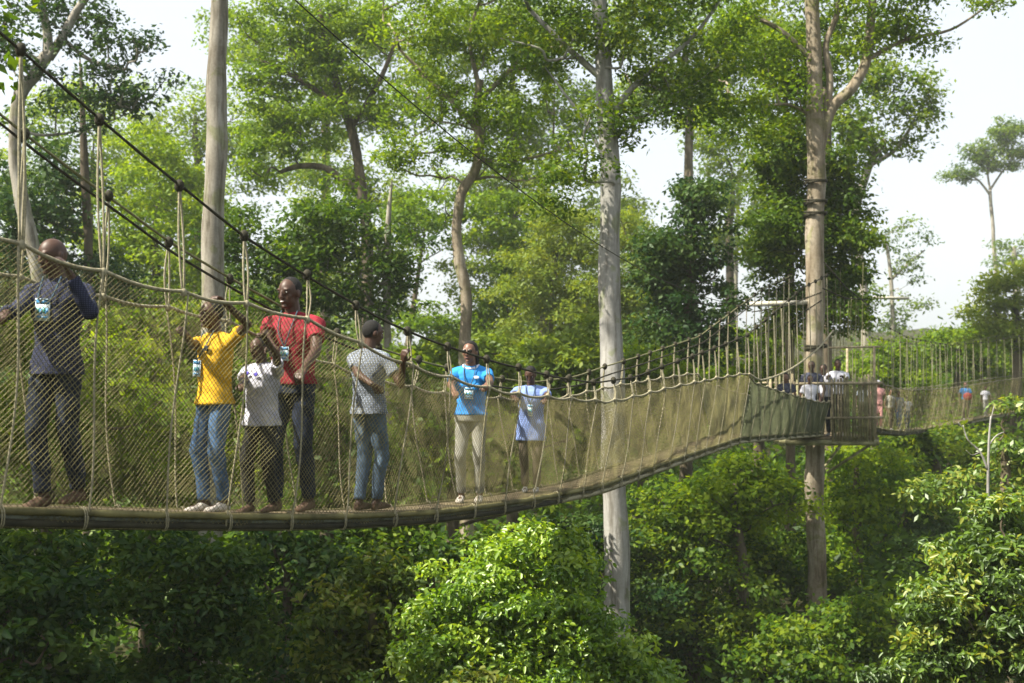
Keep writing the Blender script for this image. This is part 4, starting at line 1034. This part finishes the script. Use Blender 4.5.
    if extra: extra(root, dict(hd=hd, hf=hf, hu=hu, hr=hr, f=f, rt=rt, up=up, q=q, H=Hh, neck=neck, chest=chest, fr=fr0, HA=HA, EL=EL, SH=SH, k=k, hip=hip))
    return root

def deckpt(px, q=0.0, dz=0.0):
    s_ = b1.s_at(px, q); return b1.pt(s_, q, float(b1.z('deck', s_))+dz)
def spot(px, topy, q=0.0):
    p = deckpt(px, q); t_ = at(px, topy, p[1]); return p, float(t_[2]-p[2])
def near(px, py, q=.40):
    s_ = b1.s_at(px, q); O = b1.pt(s_, q, 0.); return at(px, py, O[1])

# 1 man in dark shirt
def ex1(r, e):
    pass
p, h = spot(56, 238)
person('bald man in dark navy shirt with blue badge, foremost on the bridge at far left', p, h, (-.25, -.97), look=(-.62, -.78), tilt=.18,
       hands=dict(R=near(-2, 320, .25), L=near(70, 274, .40), hintL=(.5, -.1, -1), hintR=(-.3, 0, -1), palmL=(-1, -.3, 0)), shirt='navyc', legs='jeansd', shoe='shoeb', stance=(.02, -.10), sep=.06,
       short=False, hem=.05, hair=None, badge=(.02, -.02, .105, .14), vox=.0075, girth=.93, lean=(.01, -.01))
# 2 boy in yellow
p, h = spot(215, 300, -.02)
def em(root, e):
    mb = MB(); c = e['fr']+e['up']*.045-e['rt']*.05; mb.box(c, (.018, .003, .02), np.array([e['rt'], e['f'], e['up']])); mb.build('emblem', M['jeansd'], root, smooth=False)
person('boy in yellow t-shirt and blue jeans with one arm raised to the rope', p, h, (-.62, -.78), look=(-.7, -.7), tilt=-.05,
       hands=dict(R=near(172, 326, .38), L=near(226, 304, .36), hintL=(1, -.2, .1), hintR=(-.2, 0, -1)), shirt='yellow', legs='jeans', shoe='shoew', stance=(.03, -.03), sep=.06,
       badge=(.055, -.10, .085, .12), vox=.0075, hair='crop', hem=.035, girth=.95, extra=em)
# 3 small child
p, h = spot(262, 336, .03)
def pr(root, e):
    for dx, dz, w_ in ((.045, .065, .018), (-.035, .055, .02)):
        mb = MB(); c = e['chest']+e['f']*(.066*e['H']+.03)+e['rt']*dx+e['up']*dz; mb.ell(c, (w_, .004, w_*.8), np.array([e['rt'], e['f'], e['up']]), n=10, m=6); mb.build('shirt_print', M['purple'], root)
person('small child in white printed shirt and dark trousers beside the man in red', p, h, (-.45, -.9), look=(-.6, -.8), tilt=.05,
       hands=dict(L=near(262, 330, .40), R=near(240, 392, .3), hintL=(1, 0, -.2)), shirt='print', legs='jeansb', shoe='shoeb', stance=(.04, -.05), sep=.09, vox=.0075, hair='crop', girth=1.08, hem=.05, extra=pr)
# 4 man in red
p, h = spot(293, 277, -.12)
def tee(root, e):
    mb = MB(); mb.ell(e['hd']+e['hf']*.0535*e['q']-e['hu']*.0362*e['q'], (.0105*e['q'], .0025*e['q'], .003*e['q']), np.array([e['hr'], e['hf'], e['hu']]), n=10, m=6); mb.build('teeth', M['teeth'], root)
person('smiling man in red shirt and dark jeans with a white badge', p, h, (-.28, -.96), look=(-.5, -.86), tilt=.08,
       hands=dict(R=near(273, 358, .3), L=near(303, 372, .34), hintL=(.9, 0, -1), hintR=(-.9, .1, -1)), shirt='red', legs='jeansd', shoe='shoeb', stance=(.04, -.05), sep=.10, vox=.0075, hair='crop', girth=1.08, hem=.0,
       badge=(0.0, -.13, .075, .11), extra=tee)
# 5 young man from behind
p, h = spot(369, 320, -.02)
person('young man in pale checked shirt and jeans with his back turned, gripping the rope', p, h, (.55, .83), look=(.85, .5), tilt=.1,
       hands=dict(R=near(403, 362, .42), L=near(378, 392, .30), hintL=(-1, -.3, -.5), hintR=(.4, 0, -1)), shirt='check', legs='jeansg', shoe='shoeb', stance=(.03, -.04), sep=.05, vox=.008, hair='crop', hem=.035, girth=1.0)
# 6 woman in blue
def wx(root, e):
    mb = MB(); a = np.linspace(0, 2*math.pi, 22)
    c = e['neck']+e['up']*.006*e['H']
    mb.tube(np.array([c+e['rt']*math.cos(t_)*.046*e['H']+e['f']*math.sin(t_)*.042*e['H']-e['up']*max(0, math.sin(t_))*.022*e['H'] for t_ in a]), .014, 8); mb.build('collar', M['white'], root)
    mb = MB(); mb.ell(e['fr']+e['up']*.05-e['rt']*.07, (.03, .004, .016), np.array([e['rt'], e['f'], e['up']]), n=12, m=6); mb.build('emblem', M['badgew'], root)
    mb = MB()
    for s_ in (1, -1): mb.ell(e['hd']+e['hf']*.056*e['q']+e['hr']*s_*.018*e['q']+e['hu']*.003*e['q'], (.017*e['q'], .004*e['q'], .012*e['q']), np.array([e['hr'], e['hf'], e['hu']]), n=12, m=6)
    mb.build('sunglasses', M['eyeb'], root)
p, h = spot(471, 341, 0)
person('woman in blue polo shirt and khaki trousers resting a hand on the rope', p, h, (-.12, -1), look=(-.3, -.95), tilt=.0, hands=dict(R=near(454, 408, .30), L=near(486, 388, .43), hintL=(1, .1, -.8), hintR=(-1, .2, -.6)),
       shirt='blue', legs='khaki', shoe='shoew', skin='skin2', stance=(.03, .0), sep=.10, vox=.008, hair='bun', fem=True, badge=(0.0, -.10, .085, .11), hem=.0, extra=wx, girth=1.06)
# 7 boy in light blue
p, h = spot(531, 366, -.03)
person('boy in long light blue shirt looking down, last in the line of people', p, h, (-.1, -1), look=(-.2, -1), tilt=.45, hands=dict(R=near(513, 412, .36), L=near(546, 404, .40), hintL=(1, .2, -.5), hintR=(-1, .2, -.5)),
       shirt='ltblue', legs='browncl', shoe='shoeg', stance=(.0, .0), sep=.08, vox=.009, hair='short', hem=.13, girth=1.15, badge=(0, -.12, .05, .12))

# platform visitors (small)
def far(label, px, topy, d, zfoot, face, shirt, legs, hands=None, hair='short', skin='skin', group=None, h=None, fem=False, extra=None):
    b_ = at(px, 400, d); t_ = at(px, topy, d); foot = np.array([b_[0], b_[1], zfoot]); hh__ = float(t_[2]-zfoot) if h is None else h
    if h is not None: foot[2] = t_[2]-h
    return person(label, foot, hh__, face, shirt=shirt, legs=legs, vox=.016, hair=hair, skin=skin, detail=False, fem=fem, hands=hands, extra=extra)
far('woman with reddish dark hair peering over the bridge end net', 786, 373, 24.3, ZP+.04, (-.3, -1), 'navy', 'jeansd', skin='skin2', hair='bun', fem=True)
far('dark haired visitor in white shirt nearest the platform trunk, below another head', 810, 375, 24.9, ZP+.04, (-.1, -1), 'white', 'jeans', skin='skin2')
far('visitor showing a dark head in front of the platform trunk', 812, 361, 25.3, ZP, (-.4, -.9), 'navy', 'jeansd')
far('visitor in pale top between trunk and rail poles on the platform', 824, 364, 25.6, ZP, (-.5, -.9), 'white', 'jeansd')
far('dark haired person in white shirt leaning on the platform rail', 838, 359, 25.5, ZP, (-.2, -1), 'white', 'jeansb', hands={'R': at(829, 376, 25.05), 'L': at(843, 377, 25.05)})
# visitors on the far bridge
def onb2(label, px, topy, shirt, legs, face, hair='short', skin='skin', q=0.0, h=None, fem=False, extra=None):
    s_ = b2.s_at(px, q); ft = b2.pt(s_, q, float(b2.z('deck', s_))); t_ = at(px, topy, ft[1]); hh__ = float(t_[2]-ft[2])
    person(label, ft, hh__, face, shirt=shirt, legs=legs, vox=.018, hair=hair, skin=skin, detail=False, fem=fem, extra=extra)
onb2('dim figure in grey shirt on far bridge closest to the platform', 862, 383, 'check', 'browncl', (-.5, -.8))
onb2('visitor with white cap and pink top on the far bridge', 878, 380, 'pink', 'pink', (-.3, -1), hair='cap', skin='skin2', fem=True)
onb2('visitor in pale olive shirt beside the one with white cap', 890, 389, 'khaki', 'browncl', (.3, -1), skin='skin2')
onb2('visitor in grey shirt and blue jeans left of the white shirted one', 898, 391, 'check', 'jeans', (.1, -1), skin='skin2', q=-.05)
onb2('child in white shirt and jeans, rightmost of the cluster on the far bridge', 906.5, 396, 'white', 'jeans', (-.1, -1), skin='skin')
def rbag(root, e):
    mb = MB(); c = e['fr']-e['up']*.16-e['rt']*.06+e['f']*.04; mb.ell(c, (.15, .08, .14), np.array([e['rt'], e['f'], e['up']]), n=14, m=10); mb.build('red_bag', M['red'], root)
onb2('visitor in bright blue shirt holding a red bag on the far bridge', 965, 382, 'blue', 'browncl', (-.3, -1), extra=rbag, skin='skin2')
onb2('slim visitor in plain pale clothes, farthest along the far bridge', 985, 386, 'white', 'khaki', (0, -1))
GR = {'understorey_tree': 'leafy understorey crowns around the bridge', 'broad_tree': 'broad trees in the forest behind', 'canopy_tree': 'hazy crowns of the distant canopy',
      'emergent_tree': 'tall straight pale trunks', 'slender_tree': 'sparse hazy trees', 'umbrella_tree': 'flat crowned trees at the right', 'shrub': 'shrubs below the bridge', 'rope_bridge': 'rope bridges of the canopy walk'}
people = 0
for o in sorted((q for q in scn.objects if q.parent is None), key=lambda q: q.name):
    if o.parent is None and 'category' in o.keys():
        n0 = o.name.split('.')[0]
        if n0 in GR: o['group'] = GR[n0]
        elif n0 == 'person':
            o['group'] = 'people crossing the long rope bridge' if people < 7 else ('people on the tree platform' if people < 12 else 'people on the far rope bridge'); people += 1
